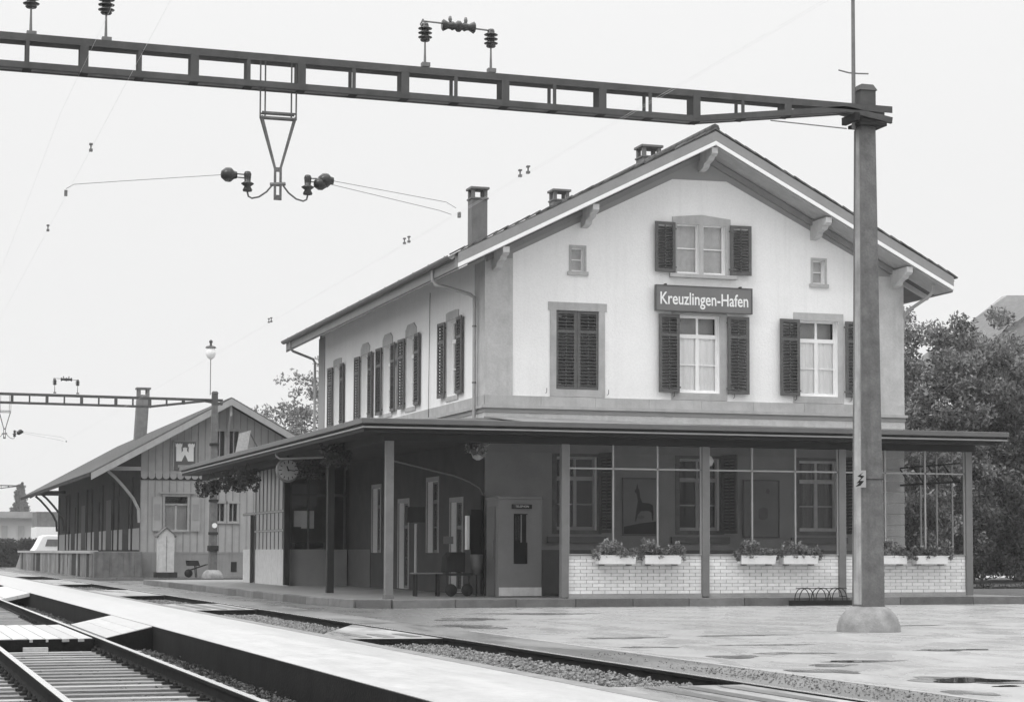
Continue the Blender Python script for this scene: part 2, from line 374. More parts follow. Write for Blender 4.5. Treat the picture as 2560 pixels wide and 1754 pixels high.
# crossing infill between the rails of the station track
for (a, b, c, d) in ((-8, -8, 17.9, 17.9), (28.9, 28.7, 30.6, 34.6), (43.8, 44.0, 49.0, 49.2), (58.1, 58.8, 67.5, 67.7), (78.9, 79.6, 92, 92.4), (104, 104, 300, 300)):
    v = [(6.36,a,0.0),(7.69,b,0.0),(7.69,d,0.0),(6.36,c,0.0)]
    struct(MB().prism([(x, y, -0.24) for x, y, z in v], (0, 0, 0.236)).build('crossing_infill', M_infill))
    if a > 0: struct(MB().prism([(6.37,a-.04,-.23),(7.68,b-.04,-.23),(7.68,b-.004,-.23),(6.37,a-.004,-.23)], (0,0,.222)).build('end_board', M_platedge))
struct(MB().box(6.235, 2, -0.209, 7.735, 150, -0.135).build('ballast_bed', M_bal))
# flangeway timbers laid in the infill
for y0, y1 in ((3, 17.7), (29.2, 30.4), (44.2, 48.8)):
    for x in (6.62, 6.95, 7.35):
        o = MB().box(x, y0+rng.random()*0.2, -0.02, x+0.16, y1-rng.random()*0.2, 0.004).build('timber_strip', M_strip); struct(o)
# left verge beyond
struct(MB().box(-60, 60, -0.2, -1.2, 420, -0.1).build('verge', M_bal))

# puddles
M_damp = wetground('damp_asphalt', 0.2, 0.12, 0.16, 0.3, (2, 1, 1), .15)
def puddle(cx, cy, rx, ry, seed, z=0.003, m=None, name='puddle'):
    r_ = random.Random(seed); n = 28; ph = [r_.random()*6.3 for _ in range(4)]
    pts = []
    for k in range(n):
        a = 2*math.pi*k/n
        w = 1+0.22*math.sin(2*a+ph[0])+0.18*math.sin(3*a+ph[1])+0.12*math.sin(5*a+ph[2])+0.08*math.sin(7*a+ph[3])
        pts.append((cx+rx*w*math.cos(a), cy+ry*w*math.sin(a), z))
    o = MB().add(pts, [tuple(range(n))]).build(name, m or M_water); struct(o)
puddle(10.0, 17.75, 0.33, 0.42, 3)
puddle(12.9, 23.4, 0.3, 0.16, 4); puddle(10.4, 21.2, 0.3, 0.12, 5)
puddle(9.9, 16.9, 0.12, 0.10, 14)
rs_ = random.Random(31)
for (x, y, rx, ry) in ((10.0,17.8,.48,.62),(9.35,19.6,.30,.40),(9.9,20.6,.28,.22),(10.7,21.3,.42,.20),(9.6,22.6,.36,.30),(10.6,23.2,.45,.22),(12.9,23.4,.45,.26),(9.5,25.2,.30,.25),(11.2,25.4,.7,.16),(10.2,28.0,.5,.3),(12.2,28.4,.8,.18),(11.9,19.2,.25,.12),(9.3,33.0,.5,.9),(10.3,36.5,.7,.7),(12.6,39.5,1.1,.5),(9.1,16.2,.18,.3),(16.5,31.5,.9,.12)):
    puddle(x, y, rx, ry, rs_.randrange(999), z=0.0012, m=M_damp, name='damp_patch')

# ballast stones near the camera (nobody could count them)
def stones(name, regions, smin, smax, z):
    base = [(-1,-.8,-.5),(1,-.9,-.4),(.8,1,-.6),(-.9,.7,-.5),(-.6,-.5,.6),(.7,-.4,.5),(.5,.6,.7),(-.5,.5,.5)]
    fs = [(0,3,2,1),(4,5,6,7),(0,1,5,4),(1,2,6,5),(2,3,7,6),(3,0,4,7)]
    base = np.array(base); P = []
    for (x0, x1, y0, y1, dens) in regions:
        k = int((x1-x0)*(y1-y0)*dens)
        P.append(np.stack([x0+(x1-x0)*nr.rand(k), y0+(y1-y0)*nr.rand(k), z+0.03*nr.rand(k)], 1))
    P = np.concatenate(P); n = len(P)
    s = smin+(smax-smin)*nr.rand(n, 1, 1)**2
    q = nr.normal(size=(n, 4)); q /= np.linalg.norm(q, axis=1)[:, None]
    w, x, y, zz = q.T
    Rm = np.stack([1-2*(y*y+zz*zz), 2*(x*y-zz*w), 2*(x*zz+y*w), 2*(x*y+zz*w), 1-2*(x*x+zz*zz), 2*(y*zz-x*w), 2*(x*zz-y*w), 2*(y*zz+x*w), 1-2*(x*x+y*y)], 1).reshape(n, 3, 3)
    jit = 1+0.35*nr.normal(size=(n, 8, 3))*0.5
    V = (np.einsum('nij,nkj->nki', Rm, base[None]*jit)*s+P[:, None, :]).reshape(-1, 3)
    F = (np.array(fs)[None]+(np.arange(n)*8)[:, None, None]).reshape(-1)
    me = bpy.data.meshes.new(name); me.vertices.add(n*8); me.vertices.foreach_set('co', V.ravel())
    me.loops.add(n*24); me.loops.foreach_set('vertex_index', F); me.polygons.add(n*6)
    me.polygons.foreach_set('loop_start', np.arange(n*6)*4); me.polygons.foreach_set('loop_total', np.full(n*6, 4))
    me.materials.append(M_stone1); me.update()
    o = bpy.data.objects.new(name, me); COL.objects.link(o); return stuff(o)
od = stones('mossy_ballast', [(-1.5,1.4,14,31,110),(1.6,2.95,14,31,70),(3.12,3.76,14,31,420),(-1.5,3.76,31,60,80)], 0.010, 0.028, -0.21)
od.data.materials[0] = mat('mossy_stone', .07, .9, .7, 7, .3, 60)
o = stones('ballast_stones', [(6.42,7.66,17.9,28.9,900),(6.42,7.66,31,43.8,500),(6.42,7.66,49,58,250),(6.42,7.66,67,79,120)], 0.008, 0.026, -0.135)
o2 = stones('gravel_strip', [(7.95,8.66,9,20.5,330),(7.95,8.66,20.5,24,60)], 0.004, 0.012, -0.012)
o3 = stones('ballast_shoulder', [(6.42,7.66,18.2,28.5,160)], 0.010, 0.030, -0.11)
# low weeds between the near rail and the platform
wc = [(3.1+0.65*rng.random(), 14+14*rng.random(), -0.17) for _ in range(260)]
stuff(leaves('trackside_weeds', wc, 0.05, 14, 0.022, M_leafd))

# ================================================================== TRACKS
def rail_profile(x, y0, y1, parent):
    pr = [(-0.065,-0.15),(0.065,-0.15),(0.065,-0.138),(0.012,-0.122),(0.009,-0.04),(0.034,-0.030),(0.036,-0.004),(0.026,0.002),(-0.026,0.002),(-0.036,-0.004),(-0.034,-0.030),(-0.009,-0.04),(-0.012,-0.122),(-0.065,-0.138)]
    m = MB().prism([(x+a, y0, b) for a, b in pr], (0, y1-y0, 0))
    o = m.build('rail', M_rail, parent)
    MB().box(x-0.034, y0, 0.0025, x+0.034, y1, 0.007).build('rail_head', M_railtop, o)
    return o
clipb = MB()
clipb.box(-0.05, -0.055, 0, 0.05, 0.055, 0.025); clipb.lathe([(0.026,0.025),(0.026,0.05),(0.02,0.056),(0.0,0.058)], (0,0,0), 8); clipb.lathe([(0.012,0.056),(0.012,0.075),(0,0.078)], (0,0,0), 6)
clip_me = clipb.mesh('rail_clip', M_clip)
slb = MB().box(-1.25, -0.12, -0.12, 1.25, 0.12, 0.0); sl_me = [slb.mesh('sleeper', M_sleeper)]
for q in (1, 2):
    b_ = MB(); segs = 10
    for i in range(segs):
        xa, xb = -1.25+2.5*i/segs, -1.25+2.5*(i+1)/segs
        e = lambda t: 0.012*math.sin(3.1*t*q+q)+0.008*math.sin(9*t+q)
        v = [(xa,-0.12+e(xa),-0.12),(xa,0.12+e(xa+2),-0.12),(xa,0.115+e(xa+2),0),(xa,-0.115+e(xa),0),(xb,-0.12+e(xb),-0.12),(xb,0.12+e(xb+2),-0.12),(xb,0.115+e(xb+2),0),(xb,-0.115+e(xb),0)]
        f = [(3,2,6,7),(0,3,7,4),(1,5,6,2)]
        if i == 0: f.append((0,1,2,3))
        if i == segs-1: f.append((4,7,6,5))
        b_.add(v, f)
    sl_me.append(b_.mesh('sleeper', M_sleeper))
tk = thing('railway_track', 'track in the left foreground with bare sleepers and bright rail heads beside the low platform', 'track', (2.26, 0, 0))
rail_profile(1.506, -6, 330, tk); rail_profile(3.02, -6, 330, tk)
y = 13.2
while y < 62:
    if not (29.7 < y < 35.8):
        s_ = inst('sleeper', sl_me[rng.randrange(3)], tk, (2.26+rng.uniform(-.03,.03), y, -0.158), (0, 0, rng.uniform(-.008,.008)))
        if y < 45:
            for dx in (-0.757, 0.757):
                for e in (-0.115, 0.115):
                    inst('rail_clip', clip_me, s_, (dx+e+(2.26-(s_.location.x+2.26)), rng.uniform(-.01,.01), 0.004), (0,0,0), world_loc=False)
    y += 0.62
tk2 = thing('railway_track', 'station track with sunken rails in the asphalt along the station forecourt', 'track', (7.03, 0, 0))
rail_profile(6.27, -6, 330, tk2); rail_profile(7.775, -6, 330, tk2)
for y in np.arange(18.3, 28.6, 0.68): inst('sleeper', sl_me[1], tk2, (7.03, float(y), -0.118), (0,0,0), scale=(0.54,1,1))
# asphalt edge beams beside the station track rail
struct(MB().box(7.815, -8, -0.27, 7.86, 150, -0.012).build('rail_edge_beam', M_strip))

# plank crossing over the near track
cr = thing('plank_crossing', 'pale wooden plank crossing over the near track, ramping up to the platform', 'crossing', (2.2, 32, 0))
def plank(x0, x1, ya0, ya1, yb0, yb1, z0, z1, t=0.045):
    v = [(x0,ya0,z0-t),(x1,ya1,z1-t),(x1,yb1,z1-t),(x0,yb0,z0-t),(x0,ya0,z0),(x1,ya1,z1),(x1,yb1,z1),(x0,yb0,z0)]
    MB().add(v, [(0,3,2,1),(4,5,6,7),(0,1,5,4),(1,2,6,5),(2,3,7,6),(3,0,4,7)]).build('plank', M_plank, cr, bevel=0.003)
nP = 6; xs = np.linspace(1.60, 2.93, nP+1)
for i in range(nP):
    d = rng.uniform(-.03,.03); z = 0.004+rng.uniform(0,.004)
    plank(xs[i]+.006, xs[i+1]-.006, 29.75+d, 29.95+d, 35.4, 35.6, z, z)
xs = np.linspace(-0.2, 1.42, 7)
for i in range(6):
    d = rng.uniform(-.03,.03); plank(xs[i]+.006, xs[i+1]-.006, 29.5+d, 29.6+d, 35.2, 35.3, 0.004, 0.006)
xs = np.linspace(3.11, 3.775, 4); hz = lambda x: 0.01+(x-3.11)/(3.775-3.11)*0.148
for i in range(3):
    plank(xs[i]+.005, xs[i+1]-.005, 29.95+i*.06, 29.98+i*.06, 35.55, 35.5, hz(xs[i]), hz(xs[i+1]))
MB().add([(1.58,29.70,-.2),(2.94,29.88,-.2),(2.94,29.88,-.002),(1.58,29.70,-.002),(1.58,29.76,-.2),(2.94,29.94,-.2),(2.94,29.94,-.004),(1.58,29.76,-.004)], [(0,1,2,3),(0,4,5,1),(1,5,6,2),(2,6,7,3),(3,7,4,0),(4,7,6,5)]).build('shadow_edge', M_platedge, cr)  # dark boards added for the shadow below the plank ends
MB().add([(3.10,29.90,-.2),(3.77,30.02,-.2),(3.77,30.02,.145),(3.10,29.90,0.0),(3.10,29.95,-.2),(3.77,30.07,-.2),(3.77,30.07,.143),(3.10,29.95,-.002)], [(0,1,2,3),(0,4,5,1),(1,5,6,2),(2,6,7,3),(3,7,4,0),(4,7,6,5)]).build('shadow_edge', M_platedge, cr)
MB().box(-.2,29.42,-.2,1.43,29.47,-.002).build('shadow_edge', M_platedge, cr)
MB().box(1.95, 29.45, -0.19, 2.28, 29.6, -0.10).build('end_block', M_plank, cr)
cr2 = thing('plank_crossing', 'farther pale plank ramp beyond the dark gap, at the left picture edge', 'crossing', (3, 58, 0))
xs = np.linspace(1.65, 3.775, 8)
for i in range(7):
    z0 = 0.005 if xs[i] < 3.05 else hz(xs[i]); z1 = 0.005 if xs[i] < 3.05 else hz(xs[i+1])
    v = [(xs[i]+.006,55,z0-.09),(xs[i+1]-.006,55,z1-.09),(xs[i+1]-.006,66,z1-.09),(xs[i]+.006,66,z0-.09)]
    v += [(a,b,c+.09) for a,b,c in v]
    MB().add(v, [(0,3,2,1),(4,5,6,7),(0,1,5,4),(1,2,6,5),(2,3,7,6),(3,0,4,7)]).build('plank', M_plank, cr2)

# ================================================================== STATION BUILDING
XB, XR, YB, YE, XM = 14.06, 25.46, 48.6, 68.7, 19.76
ZR, SL = 11.80, 0.508          # ridge height of the roof surface, roof slope
roofz = lambda x: ZR-SL*abs(x-XM)
sb = thing('station_building', 'two-storey white station house with grey corner strips, shuttered windows and gabled roof', 'building', (XM, 58, 0))
PF = lambda u, z, o: (u, YB-o, z)
PS = lambda u, z, o: (XB-o, u, z)
def fb(m, P, u0, u1, z0, z1, o0, o1):
    v = [P(u, z, o) for o in (o0, o1) for (u, z) in ((u0,z0),(u1,z0),(u1,z1),(u0,z1))]
    return m.add(v, [(0,1,2,3),(4,7,6,5),(0,4,5,1),(1,5,6,2),(2,6,7,3),(3,7,4,0)])
# openings: (u0,u1,z0,z1)
top_op = [(19.10, 19.70, 8.29, 9.55), (19.82, 20.42, 8.29, 9.55)]
smalls = [(16.27, 16.61, 8.20, 8.80), (22.88, 23.22, 8.17, 8.79)]
firsts = [(15.88, 17.00, 5.25, 7.22), (19.15, 20.26, 5.25, 7.22), (22.48, 23.58, 5.25, 7.22)]
ground = [(15.90, 16.95, 1.77, 3.58), (19.16, 20.24, 1.77, 3.58), (22.46, 23.54, 1.77, 3.58)]
undz = lambda x: roofz(x)-0.42
outer = [(XB,0.1),(XR,0.1),(XR,undz(XR)),(XM,undz(XM)),(XB,undz(XB))]
MB().holes(PF, outer, top_op+smalls+firsts+ground, 0.28).build('front_wall', M_render, sb)
side_c = [65.77, 61.75, 58.83, 56.05, 51.66]
side_op = [(c-.55, c+.55, 5.25, 7.24) for c in side_c]
gside = [(50.6,51.7,0.2,2.5),(53.0,54.1,1.2,3.1),(56.2,57.3,0.2,2.6),(59.6,60.6,1.2,3.1)]
MB().holes(PS, [(YB,0.1),(YE,0.1),(YE,undz(XB)),(YB,undz(XB))], side_op+gside, 0.28).build('side_wall', M_render, sb)
w = MB(); w.box(XR-0.3, YB+0.01, 0.1, XR, YE, undz(XR)); w.prism([(XB,YE,0.1),(XR,YE,0.1),(XR,YE,undz(XR)),(XM,YE,undz(XM)),(XB,YE,undz(XB))], (0,-0.3,0))
w.build('rear_walls', M_render, sb)
# dark rooms behind the windows
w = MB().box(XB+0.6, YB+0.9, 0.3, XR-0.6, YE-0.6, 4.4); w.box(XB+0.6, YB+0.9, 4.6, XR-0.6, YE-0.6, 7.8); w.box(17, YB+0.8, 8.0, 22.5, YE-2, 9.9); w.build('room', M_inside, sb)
# ground-floor render skin (grey; canopy shade put into the side tone), frames the openings
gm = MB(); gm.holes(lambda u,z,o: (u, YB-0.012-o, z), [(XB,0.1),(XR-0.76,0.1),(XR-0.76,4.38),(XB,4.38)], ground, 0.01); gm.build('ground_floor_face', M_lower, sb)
gm = MB(); gm.holes(lambda u,z,o: (XB-0.012-o, u, z), [(YB-.01,0.1),(YE,0.1),(YE,4.38),(YB-.01,4.38)], gside, 0.01); gm.build('ground_floor_side_face', M_lowshade, sb)
fb(MB(), PF, XB+.02, XR-.78, 0.15, 1.28, 0.014, 0.04).build('dado', M_gut, sb); fb(MB(), PS, 60.8, YE, 0.15, 1.3, 0.014, 0.04).build('dado', M_gut, sb)
fb(MB(), PF, XB+.02, XR-.8, 3.66, 3.93, 0.014, 0.05).build('wall_plate', M_verge, sb)
for i in range(14):      # corner blocks at the right end of the ground floor
    fb(MB(), PF, XR-0.75+(0.0 if i % 2 else 0.0), XR+0.01, 0.2+i*0.29, 0.2+(i+1)*0.29-0.018, 0.0, 0.035).build('quoin', M_pil, sb, bevel=0.008)
# corner strips
fb(MB(), PF, XB-0.03, 14.75, 4.83, 8.45, 0.0, 0.03).build('corner_strip', M_pil, sb)
fb(MB(), PF, 24.77, XR+0.03, 4.83, 8.45, 0.0, 0.03).build('corner_strip', M_pil, sb)
fb(MB(), PS, YB+.001, YB+0.9, 4.83, 8.38, 0.0, 0.028).build('corner_strip', M_pil, sb)
fb(MB(), PS, YE-0.9, YE+.03, 1.2, 8.38, 0.0, 0.03).build('corner_strip', M_greyband, sb)
# grey painted band under the gable
def gb(u): return 8.60+(u-14.75)*0.488
band = [(14.75,8.45),(14.75,8.58),(18.98,10.68),(20.46,10.70),(24.77,8.60),(24.77,8.45),(XR+.02,8.45),(XR+.02,undz(XR)),(XM,undz(XM)),(XB-.02,undz(XB)),(XB-.02,8.45)]
m_ = MB(); tri = tessellate_polygon([[Vector((u,z,0)) for u,z in band]])
m_.add([PF(u,z,.012) for u,z in band], [tuple(t) for t in tri]); m_.build('gable_band', M_greyband, sb)
# belt course in three fasciae, joints between the stones
for (P, a, b, rev) in ((PF, XB, XR, 0), (PS, YB, YE, 1)):
    n = 8 if P is PF else 13; L_ = (b-a)/n
    for i in range(n):
        u0, u1 = a+i*L_, a+(i+1)*L_
        e0 = (-0.05 if P is PF else .002) if i == 0 else 0.004; e1 = 0.05 if (i == n-1) else -0.004
        fb(MB(), P, u0+e0*(0.6), u1+e1*(0.6), 4.825, 5.06, 0.0, 0.034).build('belt_stone', M_stone, sb)
m_ = MB(); fb(m_, PF, XB-.1, XR+.1, 4.745, 4.82, 0, 0.10); fb(m_, PS, YB+.001, YE+.05, 4.745, 4.82, 0, 0.098); m_.build('belt_moulding', M_stone, sb)
m_ = MB(); fb(m_, PF, XB-.05, XR+.05, 4.64, 4.742, 0, 0.05); fb(m_, PS, YB+.001, YE+.05, 4.64, 4.742, 0, 0.048); m_.build('belt_fascia', M_greyband, sb)
m_ = MB(); fb(m_, PF, XB-.04, XR+.04, 4.45, 4.637, 0, 0.03); fb(m_, PS, YB+.001, YE, 4.45, 4.637, 0, 0.028); m_.build('belt_base', M_cream, sb)

def window_unit(P, u0, u1, z0, z1, kind, top=1.45, curtain=False, frame_mat=None):
    """kind: 'cross' casement with top light, 'plain' one sash with a bar, 'dark' ground-floor"""
    fm = frame_mat or M_white; d0, d1 = -0.20, -0.14; m = MB(); f = 0.055 if kind == 'cross' else .028
    fb(m, P, u0, u0+f, z0, z1, d0, d1); fb(m, P, u1-f, u1, z0, z1, d0, d1)
    fb(m, P, u0+f, u1-f, z0, z0+f+.03, d0, d1); fb(m, P, u0+f, u1-f, z1-f, z1, d0, d1)
    c = (u0+u1)/2
    if kind == 'cross':
        zt = z0+top
        fb(m, P, u0+f, u1-f, zt-.05, zt+.05, d0-.002, d1+.012)
        fb(m, P, c-.045, c+.045, z0+f+.03, zt-.05, d0, d1+.004); fb(m, P, c-.03, c+.03, zt+.05, z1-f, d0, d1)
        zb = z0+top*0.5; fb(m, P, u0+f, c-.045, zb-.014, zb+.014, d0+.01, d1-.004); fb(m, P, c+.045, u1-f, zb-.014, zb+.014, d0+.01, d1-.004)
    else:
        zb = z0+(z1-z0)*0.52; fb(m, P, u0+f, u1-f, zb-.014, zb+.014, d0+.01, d1-.004)
    o = m.build('window', fm, sb)
    fb(MB(), P, u0+f*.5, u1-f*.5, z0+f*.5, z1-f*.5, -0.176, -0.170).build('pane', M_glass, o)
    if curtain:
        m = MB(); n = 26; zt = z0+top
        vs = []
        for i in range(n+1):
            u = u0+.05+(u1-u0-.1)*i/n; off = -0.205+0.012*math.sin(i*1.9)
            vs += [P(u, z0+.05, off), P(u, zt, off)]
        m.add(vs, [(2*i, 2*i+2, 2*i+3, 2*i+1) for i in range(n)], True); m.build('curtain', M_curt, o)
        fb(MB(), P, u0+.01, u1-.01, z0+.01, z1-.01, -0.42, -0.41).build('blind_backing', M_soff, o)  # tone lightened in place of sky reflection in the top light
    elif kind == 'plain':
        fb(MB(), P, u0+.01, u1-.01, z0+.01, z1-.01, -0.22, -0.21).build('blind_backing', M_cream, o)
    return o

def surround(P, u0, u1, z0, z1, arch=0, jamb=0.16, lint=0.22, ear=0.0, sill=0, name='window_surround', ms=None):
    m = MB(); o1 = 0.025
    fb(m, P, u0-jamb, u0, z0, z1, 0.0, o1); fb(m, P, u1, u1+jamb, z0, z1, 0.0, o1)
    a = [(u0-jamb-ear, z1), (u1+jamb+ear, z1), (u1+jamb+ear, z1+lint), (u1-(u1-u0)*.18, z1+lint+arch), (u0+(u1-u0)*.18, z1+lint+arch), (u0-jamb-ear, z1+lint)]
    dv = Vector(P(0,0,0))-Vector(P(0,0,1))
    m.prism([P(u, z, o1+0.002) for u, z in a], dv*0.026)
    if sill: fb(m, P, u0-jamb, u1+jamb, z0-sill, z0, 0.0, o1+.003)
    return m.build(name, ms or M_stone, sb)
for (u0, u1, z0, z1) in firsts: pass
surround(PF, *firsts[0], jamb=0.16, lint=0.20, ear=0.05, sill=0.18)
surround(PF, *firsts[1], jamb=0.20, lint=0.07, sill=0.18)
surround(PF, *firsts[2], jamb=0.16, lint=0.19, ear=0.0, sill=0.18)
window_unit(PF, *firsts[1], 'cross', curtain=True); window_unit(PF, *firsts[2], 'cross', curtain=True)
window_unit(PF, *firsts[0], 'cross', curtain=True)
# attic pair
m = MB(); u0, u1 = 18.97, 20.57
fb(m, PF, u0, 19.10, 8.27, 9.55, 0, .025); fb(m, PF, 20.42, u1, 8.27, 9.55, 0, .025); fb(m, PF, 19.70, 19.82, 8.27, 9.55, 0, .025)
m.prism([PF(u, z, .027) for u, z in ((u0,9.55),(u1,9.55),(u1,9.72),((u0+u1)/2,9.80),(u0,9.72))], (0, .026, 0)); m.build('window_surround', M_stone, sb)
fb(MB(), PF, 18.88, 20.72, 8.17, 8.27, 0, .12).build('window_sill', M_stone, sb, bevel=.01)
for q in top_op: window_unit(PF, *q, 'plain')
for q in smalls:
    surround(PF, *q, jamb=0.055, lint=0.06); fb(MB(), PF, q[0]-.1, q[1]+.1, q[2]-.09, q[2], 0, .06).build('window_sill', M_stone, sb); window_unit(PF, *q, 'plain')
for i, q in enumerate(side_op):
    surround(PS, *q, arch=(0.14 if i in (1,2,3) else 0.02), jamb=0.05, lint=0.2, sill=0.12); window_unit(PS, *q, 'cross', curtain=True)
for q in ground:
    surround(PF, *q, jamb=0.12, lint=0.12, sill=0.10, ms=M_steel); wo_ = window_unit(PF, *q, 'cross', top=1.28, frame_mat=(M_cream if q is ground[2] else M_frame))
    if q is ground[2]:
        vs = []
        for i in range(31): vs += [PF(q[0]+.03+(q[1]-q[0]-.06)*i/30, q[2]+.05, -.24+.02*math.sin(i*1.7)), PF(q[0]+.03+(q[1]-q[0]-.06)*i/30, q[3], -.24+.02*math.sin(i*1.7))]
        MB().add(vs, [(2*i,2*i+2,2*i+3,2*i+1) for i in range(30)], True).build('curtain', M_curtd, wo_)
    fb(MB(), PF, q[0]-.25, q[1]+.25, q[2]-.32, q[2]-.16, .02, .12).build('window_sill', M_gut, sb)
for q in gside:
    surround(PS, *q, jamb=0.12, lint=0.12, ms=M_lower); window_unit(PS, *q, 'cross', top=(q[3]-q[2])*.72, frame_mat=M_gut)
# shutters ------------------------------------------------
def shutter_mesh(w, h, split):
    m = MB(); t = .018; s = .085
    m.box(0,-t,0, s,t,h); m.box(w-s,-t,0, w,t,h); m.box(s,-t,0, w-s,t,.09); m.box(s,-t,h-.08, w-s,t,h)
    if split: m.box(s,-t,split-.04, w-s,t,split+.04)
    m.box(w/2-.012,-t*.7,.09, w/2+.012,t*.7,h-.08)
    for z in (.14, h-.16): m.box(-.05,-t-.008,z-.02, .16,-t,z+.02)
    return m.mesh('shutter', M_shut)
sh_big = shutter_mesh(.575, 1.98, 1.46); sh_small = shutter_mesh(.565, 1.28, None)
slat_me = MB().cbox((0,0,0), (.405, .012, .082), Matrix.Rotation(R(-38), 3, 'X')).mesh('slat', M_slat)
def shutter(P, u, z, direction, big=True, off=0.075, ang=5):
    me = sh_big if big else sh_small; h = 1.98 if big else 1.28; w = .575 if big else .565
    p = P(u, z, off)
    if P is PF: a = -R(ang) if direction > 0 else math.pi+R(ang)
    else: a = math.pi/2+R(ang) if direction > 0 else -math.pi/2-R(ang)
    o = inst('shutter', me, sb, p, (0, 0, a)); o.location = Vector(p)-OFF[sb.name]
    flip = 1 if (direction > 0) == (P is PF or abs(u-58.83) < 1) else -1
    zz = 0.135
    while zz < h-.10:
        if not (big and abs(zz-1.46) < .06):
            q = bpy.data.objects.new('slat', slat_me); COL.objects.link(q); q.parent = o; q.location = (w/2, 0, zz)
            if flip < 0: q.rotation_euler = (0, 0, math.pi)
        zz += .083
    return o
for q in firsts[1:]:
    shutter(PF, q[0]-.012, 5.24, -1); shutter(PF, q[1]+.20 if q is firsts[1] else q[1]+.19, 5.24, 1)
shutter(PF, 15.862, 5.24, 1, off=-.03, ang=0); shutter(PF, 17.018, 5.24, -1, off=-.03, ang=0)   # closed pair
shutter(PF, 19.03, 8.285, -1, False); shutter(PF, 20.54, 8.285, 1, False)
for q in side_op: shutter(PS, q[0]-.03, 5.25, -1, ang=2, off=.06); shutter(PS, q[1]+.03, 5.25, 1, ang=4, off=.06)
for q in ground: shutter(PF, q[1]+.06, 1.7, 1, ang=72, off=.05)
# iron shutter stays
for u in (15.60, 17.22, 18.98, 20.62, 22.35, 23.9): MB().tube([(u,YB-.03,5.14),(u,YB-.13,5.15),(u,YB-.13,5.26)], .008, 5).build('shutter_stay', M_black, sb)

# roof --------------------------------------------------------------
YF, YK = 47.62, 69.6; XL0, XR0 = 13.08, 26.44; T = 0.10
rm = MB()
for sgn, xe in ((-1, XL0), (1, XR0)):
    a = [(xe, YF, roofz(xe)), (XM, YF, ZR), (XM, YK, ZR), (xe, YK, roofz(xe))]
    rm.prism(a, (0, 0, -T))
roof = rm.build('roof', M_tile, sb)
# tile courses seen edge-on along the verge
tl = MB().cbox((0,0,0), (.36,.30,.035)).mesh('tile', M_tile)
for sgn, xe in ((-1, XL0-.12), (1, XR0+.10)):
    n = 25; ang = math.atan(SL)
    for i in range(n):
        t = (i+.5)/n; x = XM+(xe-XM)*t; z = ZR-SL*abs(x-XM)+.035
        o = inst('tile', tl, roof, (x, YF+.12+rng.uniform(-.012,.012), z+rng.uniform(-.006,.006)), (0, (ang+.055)*sgn+rng.uniform(-.02,.02), 0))
rt_ = MB()
for i in range(55): rt_.tube([(XM, YF+.02+i*.4, ZR+.04), (XM, YF+.44+i*.4, ZR+.055)], [.13, .115], 8)
stuff(rt_.build('ridge_tiles', M_tile, sb))
# verge boards: grey board over white fascia
ang = math.atan(SL); dz = 1/math.cos(ang)
for sgn, xe in ((-1, XL0), (1, XR0)):
    zt0, zte = ZR-T+.07, roofz(xe)-T+.07
    m = MB().prism([(xe,YF,zte),(XM,YF,zt0),(XM,YF,zt0-.245),(xe,YF,zte-.245)], (0,-.03,0)); m.build('verge_board', M_verge, sb)
    m = MB().prism([(xe,YF+.005,zte-.247),(XM,YF+.005,zt0-.247),(XM,YF+.005,zt0-.345),(xe,YF+.005,zte-.345)], (0,-.045,0)); m.build('barge_board', M_white, sb)
    # soffit boards under the overhanging gable, running along the slope
    for k in range(5):
        y0 = YF+.03+k*.188; y1 = y0+.18
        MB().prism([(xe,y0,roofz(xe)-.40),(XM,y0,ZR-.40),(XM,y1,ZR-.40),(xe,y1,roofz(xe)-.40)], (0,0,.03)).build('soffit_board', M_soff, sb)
    xw_ = XB if sgn < 0 else XR
    MB().prism([(xw_,YB-.14,undz(xw_)+.0),(XM,YB-.14,undz(XM)+.0),(XM,YB-.14,undz(XM)-.15),(xw_,YB-.14,undz(xw_)-.15)], (0,.126,0)).build('rake_moulding', M_verge, sb)
    # eave soffit along the side
    xw = XB if sgn < 0 else XR
    for k in range(4):
        x0 = xe+(xw-xe)*k/4; x1 = xe+(xw-xe)*(k+.96)/4
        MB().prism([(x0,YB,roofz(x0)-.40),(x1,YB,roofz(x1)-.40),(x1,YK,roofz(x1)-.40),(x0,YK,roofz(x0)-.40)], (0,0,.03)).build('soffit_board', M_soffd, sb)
    MB().box(min(xe,xe-sgn*.03), YF+.03, roofz(xe)-.42, max(xe,xe-sgn*.03), YK, roofz(xe)-.10).build('fascia_board', M_verge, sb)
    # gutter
    gx = xe+sgn*.09; gz = roofz(xe)-.06; gp = [(gx+.10*math.cos(a), gz-.10*math.sin(a)) for a in np.linspace(0, math.pi, 9)]
    gp2 = [(gx+.088*math.cos(a), gz-.088*math.sin(a)) for a in np.linspace(math.pi, 0, 9)]
    MB().prism([(x, YF+.28, z) for x, z in gp+gp2], (0, YK-YF-.3, 0)).build('gutter', M_zinc, sb)
    for k in range(14 if sgn < 0 else 4):
        yk = YF+.6+k*1.55; MB().tube([(gx-.088,yk,gz+.03),(gx-.088,yk,gz-.03),(gx,yk,gz-.092),(gx+.088,yk,gz-.03),(gx+.088,yk,gz+.03)], .01, 5).build('gutter_bracket', M_zinc, sb)
